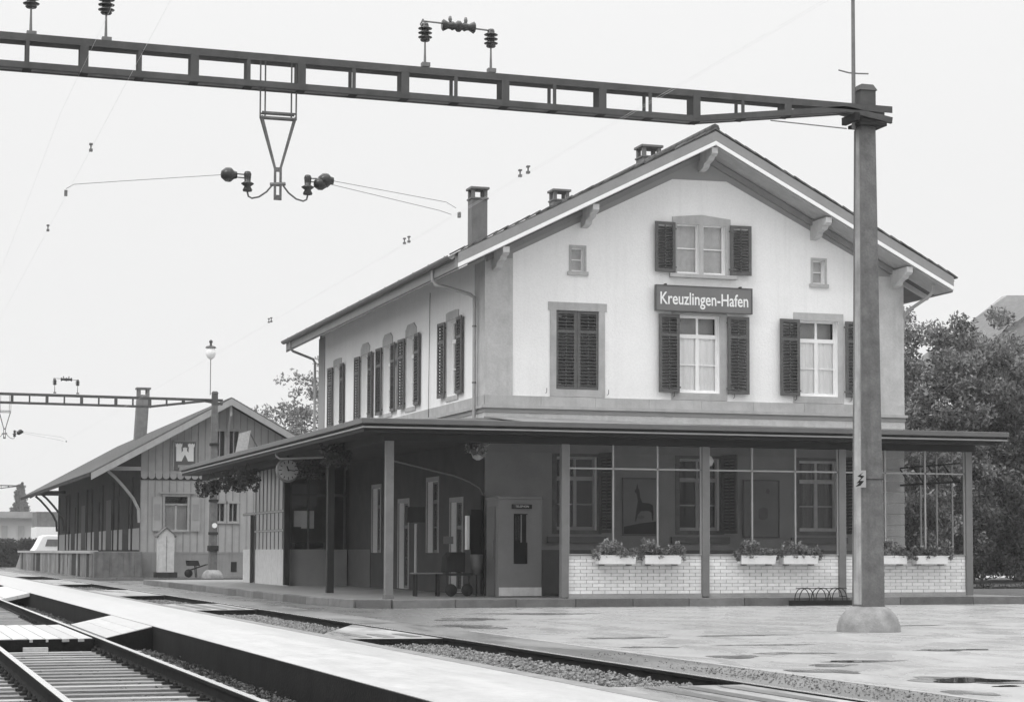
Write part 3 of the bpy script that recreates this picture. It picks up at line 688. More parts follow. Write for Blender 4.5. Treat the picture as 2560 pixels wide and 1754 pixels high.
# carved purlin ends carrying the gable overhang
for x in (14.3, 16.6, XM, 22.9, 25.2):
    zt = undz(x)-.01; d = 0
    prof = [(YB,zt+.0),(YF+.03,zt+.0),(YF+.03,zt-.14),(YF+.12,zt-.20),(YF+.22,zt-.20),(YF+.30,zt-.28),(YF+.42,zt-.30),(YF+.55,zt-.33),(YF+.62,zt-.42),(YF+.80,zt-.46),(YB,zt-.47)]
    MB().prism([(x-.085, yy, zz) for yy, zz in prof], (.17, 0, 0)).build('purlin_bracket', M_cream, sb, bevel=.008)
# rafters at right eave
for k in range(6): 
    yk = YB+.3+k*3.2; x0, x1 = XR, XR0-.05
    MB().bar((x0,yk,roofz(x0)-.46),(x1,yk,roofz(x1)-.46), .10, .12).build('rafter', M_soff, sb)
# chimneys (sub-parts of the roof)
def chimney(x, y, w, ztop, zb):
    m = MB(); m.box(x-w/2, y-w/2, zb, x+w/2, y+w/2, ztop-.34); m.box(x-w/2-.03, y-w/2-.03, ztop-.36, x+w/2+.03, y+w/2+.03, ztop-.31)
    p = w*.20
    for (i, j) in ((-1,-1),(1,-1),(1,1),(-1,1)):
        cx, cy = x+i*(w/2-p/2), y+j*(w/2-p/2); m.box(cx-p/2, cy-p/2, ztop-.31, cx+p/2, cy+p/2, ztop-.07)
    m.box(x-w/2-.05, y-w/2-.05, ztop-.07, x+w/2+.05, y+w/2+.05, ztop)
    m.build('chimney', M_chim, roof, bevel=.01)
chimney(16.52, 58.0, .47, 11.88, 9.6)
chimney(19.86, 60.5, .50, 12.42, 11.3)
chimney(20.60, 54.6, .56, 12.74, 11.2)
# downpipes
MB().tube([(13.05,49.9,8.25),(13.05,49.9,8.0),(13.12,49.88,7.88),(13.35,49.78,7.83),(13.86,49.35,7.62),(13.93,49.18,7.52),(13.93,49.15,7.3),(13.93,49.15,4.5)], .045, 10).build('downpipe', M_pipe, sb)
MB().tube([(13.05,68.7,8.25),(13.05,68.7,8.05),(13.15,68.75,7.95),(13.9,69.0,7.72),(13.95,68.95,7.6),(13.95,68.95,0.2)], .045, 10).build('downpipe', M_pipe, sb)
MB().tube([(26.0,47.9,8.2),(26.0,47.95,8.0),(25.92,48.05,7.88),(25.55,48.45,7.56),(25.50,48.6,7.4),(25.52,49.0,4.5)], .045, 10).build('downpipe', M_pipe, sb)
MB().tube([(XB-.02,53.94,8.2),(XB-.05,53.94,4.5)], .009, 6).build('lightning_conductor', M_zinc, sb)
for yk in (49.15,):
    for z in (5.4, 6.8): MB().tube([(13.93,yk,z-.02),(13.93,yk,z+.02)], .056, 10).build('pipe_clamp', M_zinc, sb)

# station name sign
sg = thing('station_sign', 'grey enamel name board reading Kreuzlingen-Hafen above the middle first-floor window', 'sign', (19.78, 48.45, 7.62))
MB().box(18.48,48.42,7.305,21.08,48.50,7.935).build('board', M_signg, sg, bevel=.008)
m = MB(); m.box(18.46,48.405,7.29,21.10,48.52,7.31); m.box(18.46,48.405,7.93,21.10,48.52,7.95); m.box(18.46,48.405,7.31,18.482,48.52,7.93); m.box(21.078,48.405,7.31,21.10,48.52,7.93); m.build('board_rim', M_shut, sg)
for x in (18.75, 20.8): MB().box(x-.02,48.45,7.94,x+.02,48.58,7.99).build('bracket', M_black, sg)
tm = text_mesh('Kreuzlingen-Hafen', .44, True, M_white, 'lettering')
xsz = max(v.co.x for v in tm.vertices)-min(v.co.x for v in tm.vertices)
o = inst('lettering', tm, sg, (19.78,48.415,7.60), (R(90),0,0)); o.scale = (2.40/xsz, 1, 1)

# ================================================================== CANOPY
XC, YC, XE, YL = 10.12, 44.45, 26.1, 73.2
cn = thing('station_canopy', 'flat dark-edged canopy on slim posts wrapping the front and track side of the station', 'canopy', (12, 46, 0))
m = MB()
ro = [(XC,YC,4.13),(XE,YC,4.13),(XE,YB-.05,4.32),(XB-.05,YB-.05,4.49),(XB-.05,YL,4.49),(XC,YL,4.13)]
m.add(ro+[(x,y,3.99) for x,y,z in ro], [(0,1,2,3),(0,3,4,5),(6,9,8,7),(6,11,10,9)]+[(i,(i+1)%6,6+(i+1)%6,6+i) for i in range(6)])
m.build('canopy_roof', M_gut, cn)
# standing-seam roof sheets near the front edge
for i in range(9):
    zi = 4.53-.024*i; x0 = 14.0+i*1.2; MB().add([(x0,YC+.03,4.142),(x0+1.17,YC+.03,4.142),(x0+1.17,YB-.1,zi),(x0,YB-.1,zi),(x0,YC+.03,4.132),(x0+1.17,YC+.03,4.132),(x0+1.17,YB-.1,zi-.03),(x0,YB-.1,zi-.03)], [(0,1,2,3),(0,4,5,1),(1,5,6,2),(2,6,7,3),(3,7,4,0)]).build('roof_sheet', M_kerbl, cn)
m = MB(); m.box(XC-.06,YC-.06,3.94,XE,YC-.0,3.975); m.box(XC-.06,YC+.0,3.94,XC,YL,3.975); m.build('edge_strip', M_line, cn)
m = MB(); m.box(XC-.09,YC-.09,4.035,XE+.03,YC-.0,4.155); m.box(XC-.09,YC+.0,4.035,XC,YL+.03,4.155); m.build('canopy_gutter', M_gut, cn, bevel=.012)
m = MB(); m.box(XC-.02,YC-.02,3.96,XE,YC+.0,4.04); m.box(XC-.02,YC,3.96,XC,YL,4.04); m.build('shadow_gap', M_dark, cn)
m = MB(); m.box(XC,YC,3.94,XE,YB-.06,3.985); m.box(XC,YB-.06,3.94,XB-.06,YL,3.985); m.build('soffit', M_lowshade, cn)
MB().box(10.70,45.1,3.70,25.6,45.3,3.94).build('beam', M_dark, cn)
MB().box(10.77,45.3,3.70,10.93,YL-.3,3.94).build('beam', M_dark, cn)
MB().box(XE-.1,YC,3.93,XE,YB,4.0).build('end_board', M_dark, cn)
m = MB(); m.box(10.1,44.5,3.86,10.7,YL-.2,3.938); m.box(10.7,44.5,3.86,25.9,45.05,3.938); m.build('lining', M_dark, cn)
posts = [(10.85,45.2),(14.976,45.2),(18.455,45.2),(21.995,45.2),(25.43,45.2),(10.85,51.5),(12.05,63.7)]
for i, (x, y) in enumerate(posts):
    z0 = 0.15 if i in (0,) else .19; m = MB(); w = .088
    m.box(x-w, y-w, z0, x+w, y+w, 3.70)
    o = m.build('post', M_post if i < 5 else M_dark, cn, bevel=.006)
    if i == 0: MB().box(x-.11,y-.11,z0-.02,x+.11,y+.11,z0+.12).build('post_foot', M_kerb, o, bevel=.01)
MB().tube([(11.5,48.35,3.44),(12.0,48.35,3.33),(12.6,48.35,3.19),(13.2,48.35,3.06),(13.6,48.38,2.92),(13.88,48.4,2.76),(13.96,48.42,2.6)], .018, 8).build('drain_pipe', M_post, cn)
MB().tube([(13.96,48.45,2.6),(13.96,48.45,.2)], .05, 8).build('drain_pipe', M_dark, cn)
MB().tube([(10.14,55.2,3.93),(10.14,55.2,3.78),(10.2,55.0,3.70),(10.85,51.8,3.62)], .03, 8).build('drain_pipe', M_gut, cn)
# end screen at the right: mullions, rails and stays
m = MB()
for y in (45.95, 46.75, 47.6): m.box(25.40,y-.02,1.16,25.44,y+.02,3.7)
m.box(25.40,45.3,1.12,25.44,48.55,1.18); m.build('end_screen_frame', M_frame, cn)
for z, t in ((3.43,.035),(2.98,.05)): MB().box(25.33,45.45,z-t/2,25.37,48.55,z+t/2).build('end_rail', M_dark, cn)
for y in (46.0,46.8,47.6,48.35): MB().bar((25.35,y+.25,3.42),(25.35,y-.3,3.0), .03, .03).build('stay', M_dark, cn)
# glazed screen bays
bays = [(14.976,18.455),(18.455,21.995),(21.995,25.43)]
mort_w = []
brick_me = MB().box(0,0,0,.288,.11,.072).mesh('brick', M_brick); half_me = MB().box(0,0,0,.138,.11,.072).mesh('brick', M_brick)
blabels = ['low white brick wall of the leftmost glazed bay, with two flower boxes', 'low white brick wall of the middle glazed bay, behind the bicycle rack', 'low white brick wall of the rightmost glazed bay, partly behind the mast']
for bi, (a, b) in enumerate(bays):
    x0, x1 = a+.09, b-.09
    sc_ = MB(); w3 = (x1-x0)/3
    for k in (1, 2): sc_.box(x0+w3*k-.018, 45.17, 1.185, x0+w3*k+.018, 45.23, 3.70)
    sc_.box(x0, 45.17, 3.135, x1, 45.232, 3.172); sc_.box(x0, 45.15, 1.16, x1, 45.26, 1.185)
    sc_.box(x0, 45.17, 1.185, x0+.03, 45.23, 3.70); sc_.box(x1-.03, 45.17, 1.185, x1, 45.23, 3.70)
    fo = sc_.build('screen_frame', M_frame, cn)
    for k in range(3):
        for (za, zb) in ((1.19,3.135),(3.172,3.695)):
            MB().box(x0+w3*k+.02, 45.198, za, x0+w3*(k+1)-.02, 45.204, zb).build('pane', M_glass2, fo)
    bw_ = thing('brick_wall', blabels[bi], 'wall', ((x0+x1)/2,45.3,0.19), 'low white brick walls under the glass screen')
    MB().box(x0, 45.205, .262, x1, 45.36, 1.155).build('mortar', M_mort, bw_)
    MB().box(x0, 45.15, .17, x1, 45.38, .262).build('plinth', M_concrete, bw_)
    for r in range(11):
        zz = .268+r*.0805; x = x0+.004
        if r % 2: inst('brick', half_me, bw_, (x,45.18+rng.uniform(-.003,.003),zz)); x += .150
        while x < x1-.03:
            wdt = min(.288, x1-.004-x)
            if wdt > .04:
                inst('brick', brick_me, bw_, (x,45.18+rng.uniform(-.003,.003),zz), scale=(wdt/.288,1,1))
            x += .300
    MB().box(x0, 45.14, 1.157, x1, 45.37, 1.162+.0).build('sill', M_frame, bw_)

# raised floor and kerb
fl = MB()
fl.prism([(9.62,48,-.1),(10.0,44.6,-.1),(10.7,44.2,-.1),(26.9,44.2,-.1),(26.9,48.6,-.1),(14.06,48.6,-.1),(14.06,78,-.1),(9.5,78,-.1)], (0,0,.27))
struct(fl.build('station_pavement', M_floor))
kerbs = [((9.5,78),(9.60,62)),((9.60,62),(9.62,48)),((9.62,48),(10.0,44.6)),((10.0,44.6),(10.7,44.2)),((10.7,44.2),(14.9,44.2)),((14.9,44.2),(19,44.2)),((19,44.2),(23,44.2)),((23,44.2),(26.9,44.2)),((26.9,44.2),(26.9,48.6))]
kb = thing('kerb', 'worn concrete kerb edging the raised pavement under the station canopy', 'kerb', (10, 44.6, 0))
for (a, b) in kerbs:
    va, vb = Vector(a+(0,)), Vector(b+(0,)); L_ = (vb-va).length; n = max(1, int(L_/1.3)); d = (vb-va)/n
    for i in range(n):
        p, q = va+d*i, va+d*(i+1); nn = d.normalized()*.006
        MB().bar((p.x+nn.x, p.y+nn.y, .088), (q.x-nn.x, q.y-nn.y, .088), .16, .19+rng.uniform(-.004,.004)).build('kerb_stone', M_kerb, kb, bevel=.012)

# glazed office built on to the track side
of = thing('glazed_office', 'small pale office with many narrow panes built under the left part of the canopy', 'office', (12.1, 64, .17))
MB().box(12.10,63.85,.17,12.2,69.6,1.30).build('lower_panel', M_cream, of); MB().box(12.10,70.5,.17,12.2,72,1.30).build('lower_panel', M_cream, of)
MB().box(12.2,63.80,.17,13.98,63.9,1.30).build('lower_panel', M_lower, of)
m = MB()
for k in range(9): yy = 64.0+k*.70; m.box(12.10, yy-.035, 1.3, 12.115, yy+.035, 3.9)
m.box(12.08,63.85,1.86,12.17,69.6,1.93); m.box(12.08,63.85,2.46,12.17,72,2.54); m.box(12.09,69.55,.17,12.18,69.65,2.5); m.box(12.09,70.45,.17,12.18,70.55,2.5)
for x in (12.2,12.75,13.35,13.9): m.box(x-.03,63.8,1.3,x+.03,63.87,3.9)
m.box(12.1,63.8,2.95,13.98,63.87,3.03)
m.build('frame', M_shut, of)
m = MB(); m.box(12.07,63.85,1.87,12.08,69.6,1.92); m.box(12.07,63.85,2.47,12.08,72,2.53); m.build('rail_trim', M_frame, of)
MB().box(12.135,63.95,1.3,12.145,69.5,3.9).build('blind_backing', M_frame, of)  # pale sheet added behind the panes for their sky reflection
MB().box(12.55,63.93,1.95,12.95,63.95,2.5).build('notice', M_white, of); MB().box(13.35,63.93,1.75,13.5,63.95,2.6).build('notice', M_white, of); MB().box(12.25,63.93,2.6,13.05,63.95,3.3).build('notice', M_post, of)  # bright reflection patches of the office front put in as pale sheets
for k in range(8): MB().box(12.116,64.02+k*.70,1.3,12.122,64.68+k*.70,3.9).build('pane', M_skypane, of)
MB().box(12.15,63.83,1.3,13.98,63.84,3.9).build('pane', M_glass, of)
MB().box(12.14,69.66,.2,12.17,70.44,2.44).build('door', M_shedd, of)
MB().box(12.5,64.6,.9,13.4,65.6,1.5).build('desk', M_black, of); MB().box(12.35,64.1,2.0,12.62,64.14,2.5).build('notice', M_white, of)
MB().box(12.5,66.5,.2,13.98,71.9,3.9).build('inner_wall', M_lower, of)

# platform clock
ck = thing('platform_clock', 'round double-sided clock showing about a quarter past eleven under the canopy edge', 'clock', (10.62, 56.3, 3.46))
MB().lathe([(0,-.10),(.29,-.10),(.325,-.075),(.335,0),(.325,.075),(.29,.10),(0,.10)], (10.66,56.3,3.45), 36, 'y').build('case', M_post, ck)
MB().lathe([(0,-.104),(.275,-.104)], (10.66,56.3,3.45), 36, 'y').build('dial', M_stone, ck)
m = MB()
for k in range(12):
    a = k*math.pi/6; l = .06 if k % 3 else .08
    rot = Matrix.Rotation(a, 3, 'Y'); m.cbox(Vector((10.66,56.19,3.45))+rot @ Vector((0,0,.225)), (.022,.006,l), rot)
m.build('hour_mark', M_black, ck)
for a, l, w_ in ((R(11.27*30), .15, .03), (R(16*6), .215, .022)):
    rot = Matrix.Rotation(a, 3, 'Y'); MB().cbox(Vector((10.66,56.183 if l<.2 else 56.176,3.45))+rot @ Vector((0,0,l/2-.03)), (w_,.005,l), rot).build('hand', M_black, ck)
MB().tube([(10.66,56.3,3.78),(10.66,56.3,3.95)], .025, 8).build('hanger', M_dark, ck)

# hanging flower baskets
def basket(x, y, z, r, label, seed, pale=False):
    t = thing('hanging_basket', label, 'basket', (x,y,z), 'hanging baskets under the canopy')
    MB().lathe([(r*.15,-.02),(r*.5,.03),(r*.62,.12),(r*.6,.14),(r*.45,.05)], (x,y,z), 14).build('bowl', M_frame if pale else M_dark, t)
    m = MB(); 
    for k in range(3): a = k*2.1; m.tube([(x+r*.6*math.cos(a),y+r*.6*math.sin(a),z+.13),(x,y,3.9)], .006, 4)
    m.build('chain', M_black, t)
    rr = random.Random(seed); c = []
    for _ in range(60):
        a = rr.random()*6.28; q = r*(.1+.9*rr.random()**.7); c.append((x+q*math.cos(a), y+q*math.sin(a), z+.12+(rr.uniform(0,.4) if pale else rr.uniform(-.32,.24)*(1 if q > r*.5 else .5))))
    leaves('foliage', c, .09, 34, .04, M_leafd if not pale else M_leafg, t)
    leaves('flowers', c[:8], .10, 5, .022, M_petal, t)
basket(10.45,68.6,3.25,.50,'dark trailing hanging basket nearest the left end of the canopy',1)
basket(10.45,64.0,3.3,.36,'trailing hanging basket second from the left end of the canopy',2)
basket(10.45,61.6,3.25,.36,'bushy hanging basket just left of the platform clock',3)
basket(10.95,54.6,3.40,.33,'hanging basket between the clock and the corner post',4)
basket(10.6,49.8,3.5,.35,'spiky hanging basket left of the canopy corner post',5)
basket(13.03,45.62,3.34,.24,'hanging plant in a pale dish above the telephone booth',6,True)

# telephone booth
pb = thing('telephone_booth', 'grey telephone booth with a narrow dark window under the canopy', 'telephone booth', (14.3,47,.19))
m = MB(); bx0,bx1,by0,by1 = 13.79,14.86,46.5,47.5
m.box(bx0,by0+.02,.17,bx1,by1,2.46); m.build('body', M_booth, pb, bevel=.01)
MB().box(bx0-.02,by0-.01,2.46,bx1+.02,by1+.02,2.52).build('roof', M_booth, pb)
MB().box(bx0+.02,by0+.0,.2,bx1-.01,by0+.02,.40).build('base_panel', M_cream, pb)
MB().box(14.17,by0+.004,.95,14.50,by0+.02,2.12).build('window', M_inside, pb)
m = MB(); m.box(14.33,by0-.006,1.45,14.36,by0+.004,2.1); m.box(14.47,by0-.006,1.45,14.5,by0+.004,2.1); m.build('window_bar', M_booth, pb)
MB().box(14.19,by0-.004,1.5,14.32,by0+.004,2.08).build('reflecting_pane', M_glass, pb)
ps_ = MB().box(14.12,by0-.03,2.24,14.60,by0+.02,2.34).build('sign_strip', M_black, pb)
o = inst('lettering', text_mesh('TELEPHON', .075, False, M_cream, 'lettering', .002), ps_, (14.36,by0-.034,2.29), (R(90),0,0)); o.scale=(.9,1,1)
MB().box(bx0-.02,46.75,.2,bx0,47.35,2.3).build('door', M_shut, pb); MB().box(bx0-.05,46.8,1.1,bx0-.02,46.83,1.5).build('handle', M_zinc, pb)

# flower boxes on the brick walls
def box_tpl(x0, x1, label, seed):
    cx = (x0+x1)/2; t = thing('flower_box', label, 'flower box', (cx,45.02,.945), 'white flower boxes on the low brick wall')
    w = x1-x0
    m = MB(); a = (.0,.02); 
    q0 = [(x0+.02,45.155,.95),(x1-.02,45.155,.95),(x1-.02,44.90,.95),(x0+.02,44.90,.95)]; q1 = [(x0,45.165,1.15),(x1,45.165,1.15),(x1,44.87,1.15),(x0,44.87,1.15)]
    m.add(q0+q1, [(0,1,2,3),(0,4,5,1),(1,5,6,2),(2,6,7,3),(3,7,4,0)])
    m.box(x0-.01,44.86,1.135,x1+.01,44.885,1.155); m.build('trough', M_white, t, bevel=.006)
    MB().box(x0+.02,44.9,1.10,x1-.02,45.15,1.13).build('soil', M_black, t)
    m = MB(); m.box(x0+.1,44.93,.925,x0+.16,45.17,.945); m.box(x1-.16,44.93,.925,x1-.10,45.17,.945); m.build('bracket', M_black, t)
    rr = random.Random(seed); c = []
    hump = rr.random()*6
    for _ in range(95):
        u = rr.random(); x = x0-.08+(w+.16)*u; hgt = .27+.11*math.sin(u*7+hump)
        c.append((x, 45.0+rr.uniform(-.17,.12), 1.12+rr.random()*hgt-(.06 if abs(u-.5)>.42 else 0)))
    leaves('foliage', c, .06, 30, .026, M_leafg, t)
    f = [(p[0], p[1]-.05, p[2]+.06) for p in c if p[2] > 1.3][:12]
    if f: leaves('blossoms', f, .035, 14, .016, M_petal, t)
fbx = [(15.70,16.63,'flower box with tall sprawling geraniums, leftmost on the white brick wall'),(16.84,17.76,'second flower box from the left, just right of the tallest geraniums'),
       (19.25,20.15,'left flower box of the pair in the middle bay of the brick wall'),(20.34,21.25,'right flower box of the middle bay, above the bicycle rack'),
       (22.70,23.61,'flower box partly hidden behind the concrete-footed mast'),(23.84,24.72,'flower box nearest the right end of the glass screen')]
for i, (a, b, l) in enumerate(fbx): box_tpl(a, b, l, 20+i)

# bicycle rack
br = thing('bicycle_rack', 'low black bicycle rack of half-round hoops in front of the brick wall', 'bicycle rack', (20.8,44.0,0))
for k in range(3):
    for d in (0, .09):
        cx = 20.38+k*.42; pts = [(cx-.17+d*.0+.17+.19*math.cos(a)+d, 43.95-d*.6, .12+.29*math.sin(a)) for a in np.linspace(math.pi, 0, 13)]
        MB().tube(pts, .011, 6).build('hoop', M_black, br)
MB().box(20.05,43.92,.0,21.7,43.98,.12).build('base_rail', M_black, br); MB().tube([(20.2,43.9,.40),(21.5,43.9,.40)], .009, 6).build('top_bar', M_black, br)

# posters on the wall behind the glass
def poster(x0,x1,z0,z1,label):
    t = thing('poster', label, 'poster', ((x0+x1)/2,48.5,z0)); MB().box(x0,48.54,z0,x1,48.58,z1).build('sheet', M_post, t); m=MB()
    m.box(x0-.02,48.52,z0-.02,x1+.02,48.545,z0+.01); m.box(x0-.02,48.52,z1-.01,x1+.02,48.545,z1+.02); m.box(x0-.02,48.52,z0,x0+.01,48.545,z1); m.box(x1-.01,48.52,z0,x1+.02,48.545,z1)
    m.build('poster_frame', M_shut, t); return t
p1 = poster(17.63,18.55,1.66,3.06,'poster showing a dark deer-like animal on a hill, behind the left glass bay')
def flatshape(pts, y, m, parent, name): 
    tri = tessellate_polygon([[Vector((a,b,0)) for a,b in pts]]); MB().add([(a,y,b) for a,b in pts], [tuple(t) for t in tri]).build(name, m, parent)
flatshape([(17.65,1.68),(18.53,1.68),(18.53,2.0),(18.1,1.95),(17.65,1.86)], 48.536, M_black, p1, 'printed_hill')
flatshape([(17.94,2.0),(17.98,2.28),(18.02,2.5),(17.99,2.68),(17.93,2.74),(17.98,2.82),(18.0,2.95),(18.03,2.82),(18.06,2.78),(18.08,2.6),(18.14,2.46),(18.32,2.45),(18.42,2.4),(18.44,2.2),(18.43,2.02),(18.40,2.02),(18.38,2.22),(18.3,2.26),(18.1,2.25),(18.02,2.15),(17.97,2.0)], 48.535, M_black, p1, 'printed_animal')
flatshape([(18.1+.1*math.cos(a),2.1+.05*math.sin(a)) for a in np.linspace(0,6,9)], 48.534, M_shut, p1, 'printed_rock')
p2_ = poster(20.89,21.86,1.62,3.05,'pale framed poster with a small coat of arms, behind the middle glass bay')
flatshape([(21.3,2.1),(21.42,2.04),(21.55,2.1),(21.56,2.32),(21.44,2.38),(21.31,2.32)], 48.535, M_shut, p2_, 'printed_arms'); flatshape([(21.5,2.75),(21.58,2.7),(21.62,2.8),(21.54,2.86)], 48.535, M_shut, p2_, 'printed_emblem')

# bench, barrow, scales, litter bin, display case under the canopy
bn = thing('bench', 'low backless bench in the shade between the corner post and the telephone booth', 'bench', (12.5,48.1,.17))
for k in range(3): MB().box(12.1,47.95+k*.11,.70,12.85,48.03+k*.11,.73).build('seat_slat', M_post, bn)
for x in (12.2,12.75): m = MB(); m.box(x-.025,47.97,.17,x+.025,48.02,.70); m.box(x-.025,48.2,.17,x+.025,48.25,.70); m.build('leg', M_dark, bn)
wm = thing('luggage_barrow', 'dark covered platform barrow between the bench and the litter bin', 'barrow', (13.1,47.9,.17))
MB().prism([(12.87,47.75,.74),(13.34,47.75,.74),(13.34,47.75,1.22),(13.0,47.75,1.22),(12.89,47.75,1.1)], (0,.5,0)).build('load_cover', M_shedd, wm, bevel=.02)
MB().box(12.84,47.7,.66,13.5,48.3,.72).build('deck', M_dark, wm)
for x in (12.98,13.38): MB().lathe([(.0,-.025),(.13,-.025),(.15,0),(.13,.025),(0,.025)], (x,47.72,.32), 14, 'y').build('wheel', M_dark, wm)
for x in (12.9,13.44): MB().box(x-.02,47.74,.3,x+.02,47.78,.66).build('leg', M_dark, wm)
ws = thing('shade_column', 'narrow pale upright column in the deep shade right of the corner post', 'column', (12.25,48.3,.17))
MB().lathe([(.035,.17),(.035,1.9)], (12.27,48.35,0), 10).build('shaft', M_verge, ws); MB().box(12.05,48.38,1.93,12.5,48.44,2.3).build('dial_box', M_dark, ws)
bnn = thing('litter_bin', 'pale grey litter bin beside the drainpipe under the canopy', 'litter bin', (13.66,47.95,.7))
MB().lathe([(.0,.68),(.12,.68),(.15,1.16),(.13,1.17),(.11,.72)], (13.66,47.9,0), 14).build('bucket', M_booth, bnn); MB().tube([(13.66,47.9,.17),(13.66,47.9,.7)], .02, 6).build('stand', M_black, bnn)
lt = thing('glass_case', 'narrow upright display case with a white edge on the side wall', 'display case', (13.5,48.3,1.3))
MB().box(13.52,48.25,1.28,13.58,48.45,2.10).build('white_edge', M_white, lt); MB().box(13.6,48.2,1.1,13.85,48.5,2.25).build('case_body', M_black, lt)  # white strip down one edge of the case
nb = thing('notice', 'small pale notice on the wall above the bench', 'notice', (13.1,48.5,1.2)); MB().box(13.02,48.56,1.42,13.26,48.585,1.60).build('sheet', M_booth, nb)
gl_ = thing('globe_lamp', 'white globe lamp hanging inside the middle glazed bay', 'lamp', (18.9,46.2,3.4))
MB().lathe([(.0,-.14),(.09,-.11),(.14,0),(.09,.11),(.03,.14)], (19.0,46.3,3.42), 16).build('globe', M_globe, gl_); MB().tube([(19.0,46.3,3.56),(19.0,46.3,3.94)], .012, 6).build('stem', M_black, gl_)

# white board standing on the canopy roof
wb = thing('roof_board', 'weathered white board standing tilted on the far end of the canopy roof', 'board', (10.7,64,4.2))
MB().prism([(10.50,64.2,4.22),(10.62,64.2,4.88),(10.98,64.2,4.99),(10.86,64.2,4.2)], (.02,.04,0)).build('board', M_plank, wb)
MB().bar((10.95,64.25,4.95),(11.35,64.5,4.3), .03, .03).build('prop', M_fit, wb)
hump = MB().lathe([(0.34,4.30),(.32,4.37),(.2,4.42),(0,4.44)], (11.75,62.5,0), 14); o = hump.build('roof_vent', M_cream); tag(o, 'low pale rounded vent on the canopy roof right of the white board', 'vent')

# ================================================================== CATENARY MASTS AND PORTALS
def mast(x, y, label, full=True):
    t = thing('catenary_mast', label, 'mast', (x, y, 0), 'overhead line masts')
    def q(z, wx, wy): return [(x-wx,y-wy,z),(x+wx,y-wy,z),(x+wx,y+wy,z),(x-wx,y+wy,z)]
    m = MB(); a, b = q(.385,.185,.20), q(8.0,.128,.12); m.add(a+b, [(0,1,5,4),(1,2,6,5),(2,3,7,6),(3,0,4,7),(4,5,6,7)])
    m.build('shaft', M_steel, t, bevel=.008)
    if full:
        for k in (-1, 1):
            MB().bar((x-.188+0.004, y+k*.165, .42), (x-.131+0.002, y+k*.095, 7.9), .012, .05, Vector((0,1,0))).build('edge_strip', M_steel, t)
        MB().add([(x-.1875,y-.145,.42),(x-.1875,y+.145,.42),(x-.1305,y+.08,7.9),(x-.1305,y-.08,7.9)], [(0,1,2,3)]).build('side_plate', M_worn, t)
        MB().box(x-.175,y-.193,2.36,x+.175,y-.165,2.372).build('strap', M_clip, t)
    m = MB(); m.box(x-.13,y-.125,7.98,x+.13,y+.125,8.52); m.add([(x-.15,y-.15,8.52),(x+.15,y-.15,8.52),(x+.15,y+.15,8.52),(x-.15,y+.15,8.52),(x-.10,y-.10,8.62),(x+.10,y-.10,8.62),(x+.10,y+.10,8.62),(x-.10,y+.10,8.62)], [(0,3,2,1),(0,1,5,4),(1,2,6,5),(2,3,7,6),(3,0,4,7),(4,5,6,7)])
    m.box(x-.145,y-.14,8.16,x+.145,y+.14,8.2); m.build('cap', M_beam, t)
    prof = [(.50,0),(.495,.08),(.465,.18),(.41,.27),(.34,.345),(.27,.385),(.0,.40)]
    MB().lathe(prof, (x,y,0), 32).build('foot', M_footc, t)
    if full:
        MB().tube([(x-.22,y-.05,7.9),(x-.22,y-.05,10.0),(x-.22,y-.05,10.9)], [.035,.03,.024], 8).build('lamp_pole', M_fit, t)
        MB().tube([(x-.48,y-.05,8.82),(x-.3,y-.05,8.79),(x-.14,y-.05,8.79),(x+.04,y-.05,8.80)], .012, 6).build('cross_arm', M_fit, t)
        MB().lathe([(.03,9.97),(.10,10.02),(.12,10.05)], (x-.22,y-.05,0), 12).build('lamp_collar', M_fit, t)
    return t
def lamp_top(t, x, y, z):
    MB().tube([(x,y,z-2.2),(x,y,z-.55)], .02, 6).build('lamp_pole', M_fit, t)
    MB().lathe([(.04,-.62),(.17,-.52),(.24,-.33),(.2,-.12),(.1,0)], (x,y,z+.05), 16).build('globe', M_globe, t)
    MB().lathe([(.26,-.02),(.2,.05),(.06,.08),(.05,.2),(.09,.24),(.07,.32),(0,.36)], (x,y,z), 16).build('lamp_cap', M_beam, t)
m1 = mast(14.72, 29.3, 'tall grey steel mast on a concrete dome footing in the forecourt')
m2 = mast(14.72, 95.9, 'distant mast with a globe lamp standing before the goods shed', False)
lamp_top(m2, 14.50, 95.85, 10.65)
for z in (2.0,3.5,6.1): MB().box(14.53,95.68,z,14.92,96.1,z+.12).build('band', M_clip, m2)
MB().lathe([(0,0),(.12,0)], (14.75,95.66,2.42), 12, 'y').build('white_disc', M_white, m2)
MB().box(14.5,95.65,1.25,14.95,96.15,1.5).build('band', M_clip, m2)
m3 = mast(14.72, 229, 'very distant mast rising left of the goods shed eaves', False)

# danger plate on mast
dp = thing('danger_plate', 'small white enamel plate with a black lightning bolt strapped to the near mast', 'sign', (14.5,29.1,2.24))
MB().prism([(14.40,29.13,2.235),(14.40,29.13,2.50),(14.565,29.05,2.50),(14.565,29.05,2.235)], (.02,.035,0)).build('plate', M_frame, dp)
def pp(u, z): return (14.40+.165*u-.0015, 29.13-.08*u-.003, z)
bolt = [(.82,2.475),(.30,2.41),(.62,2.385),(.22,2.30),(.45,2.305),(.12,2.245),(.55,2.265),(.85,2.335),(.50,2.34),(.88,2.41),(.55,2.425)]
tri = tessellate_polygon([[Vector((a,b,0)) for a,b in bolt]]); MB().add([pp(a,b) for a,b in bolt], [tuple(t) for t in tri]).build('lightning_bolt', M_black, dp)

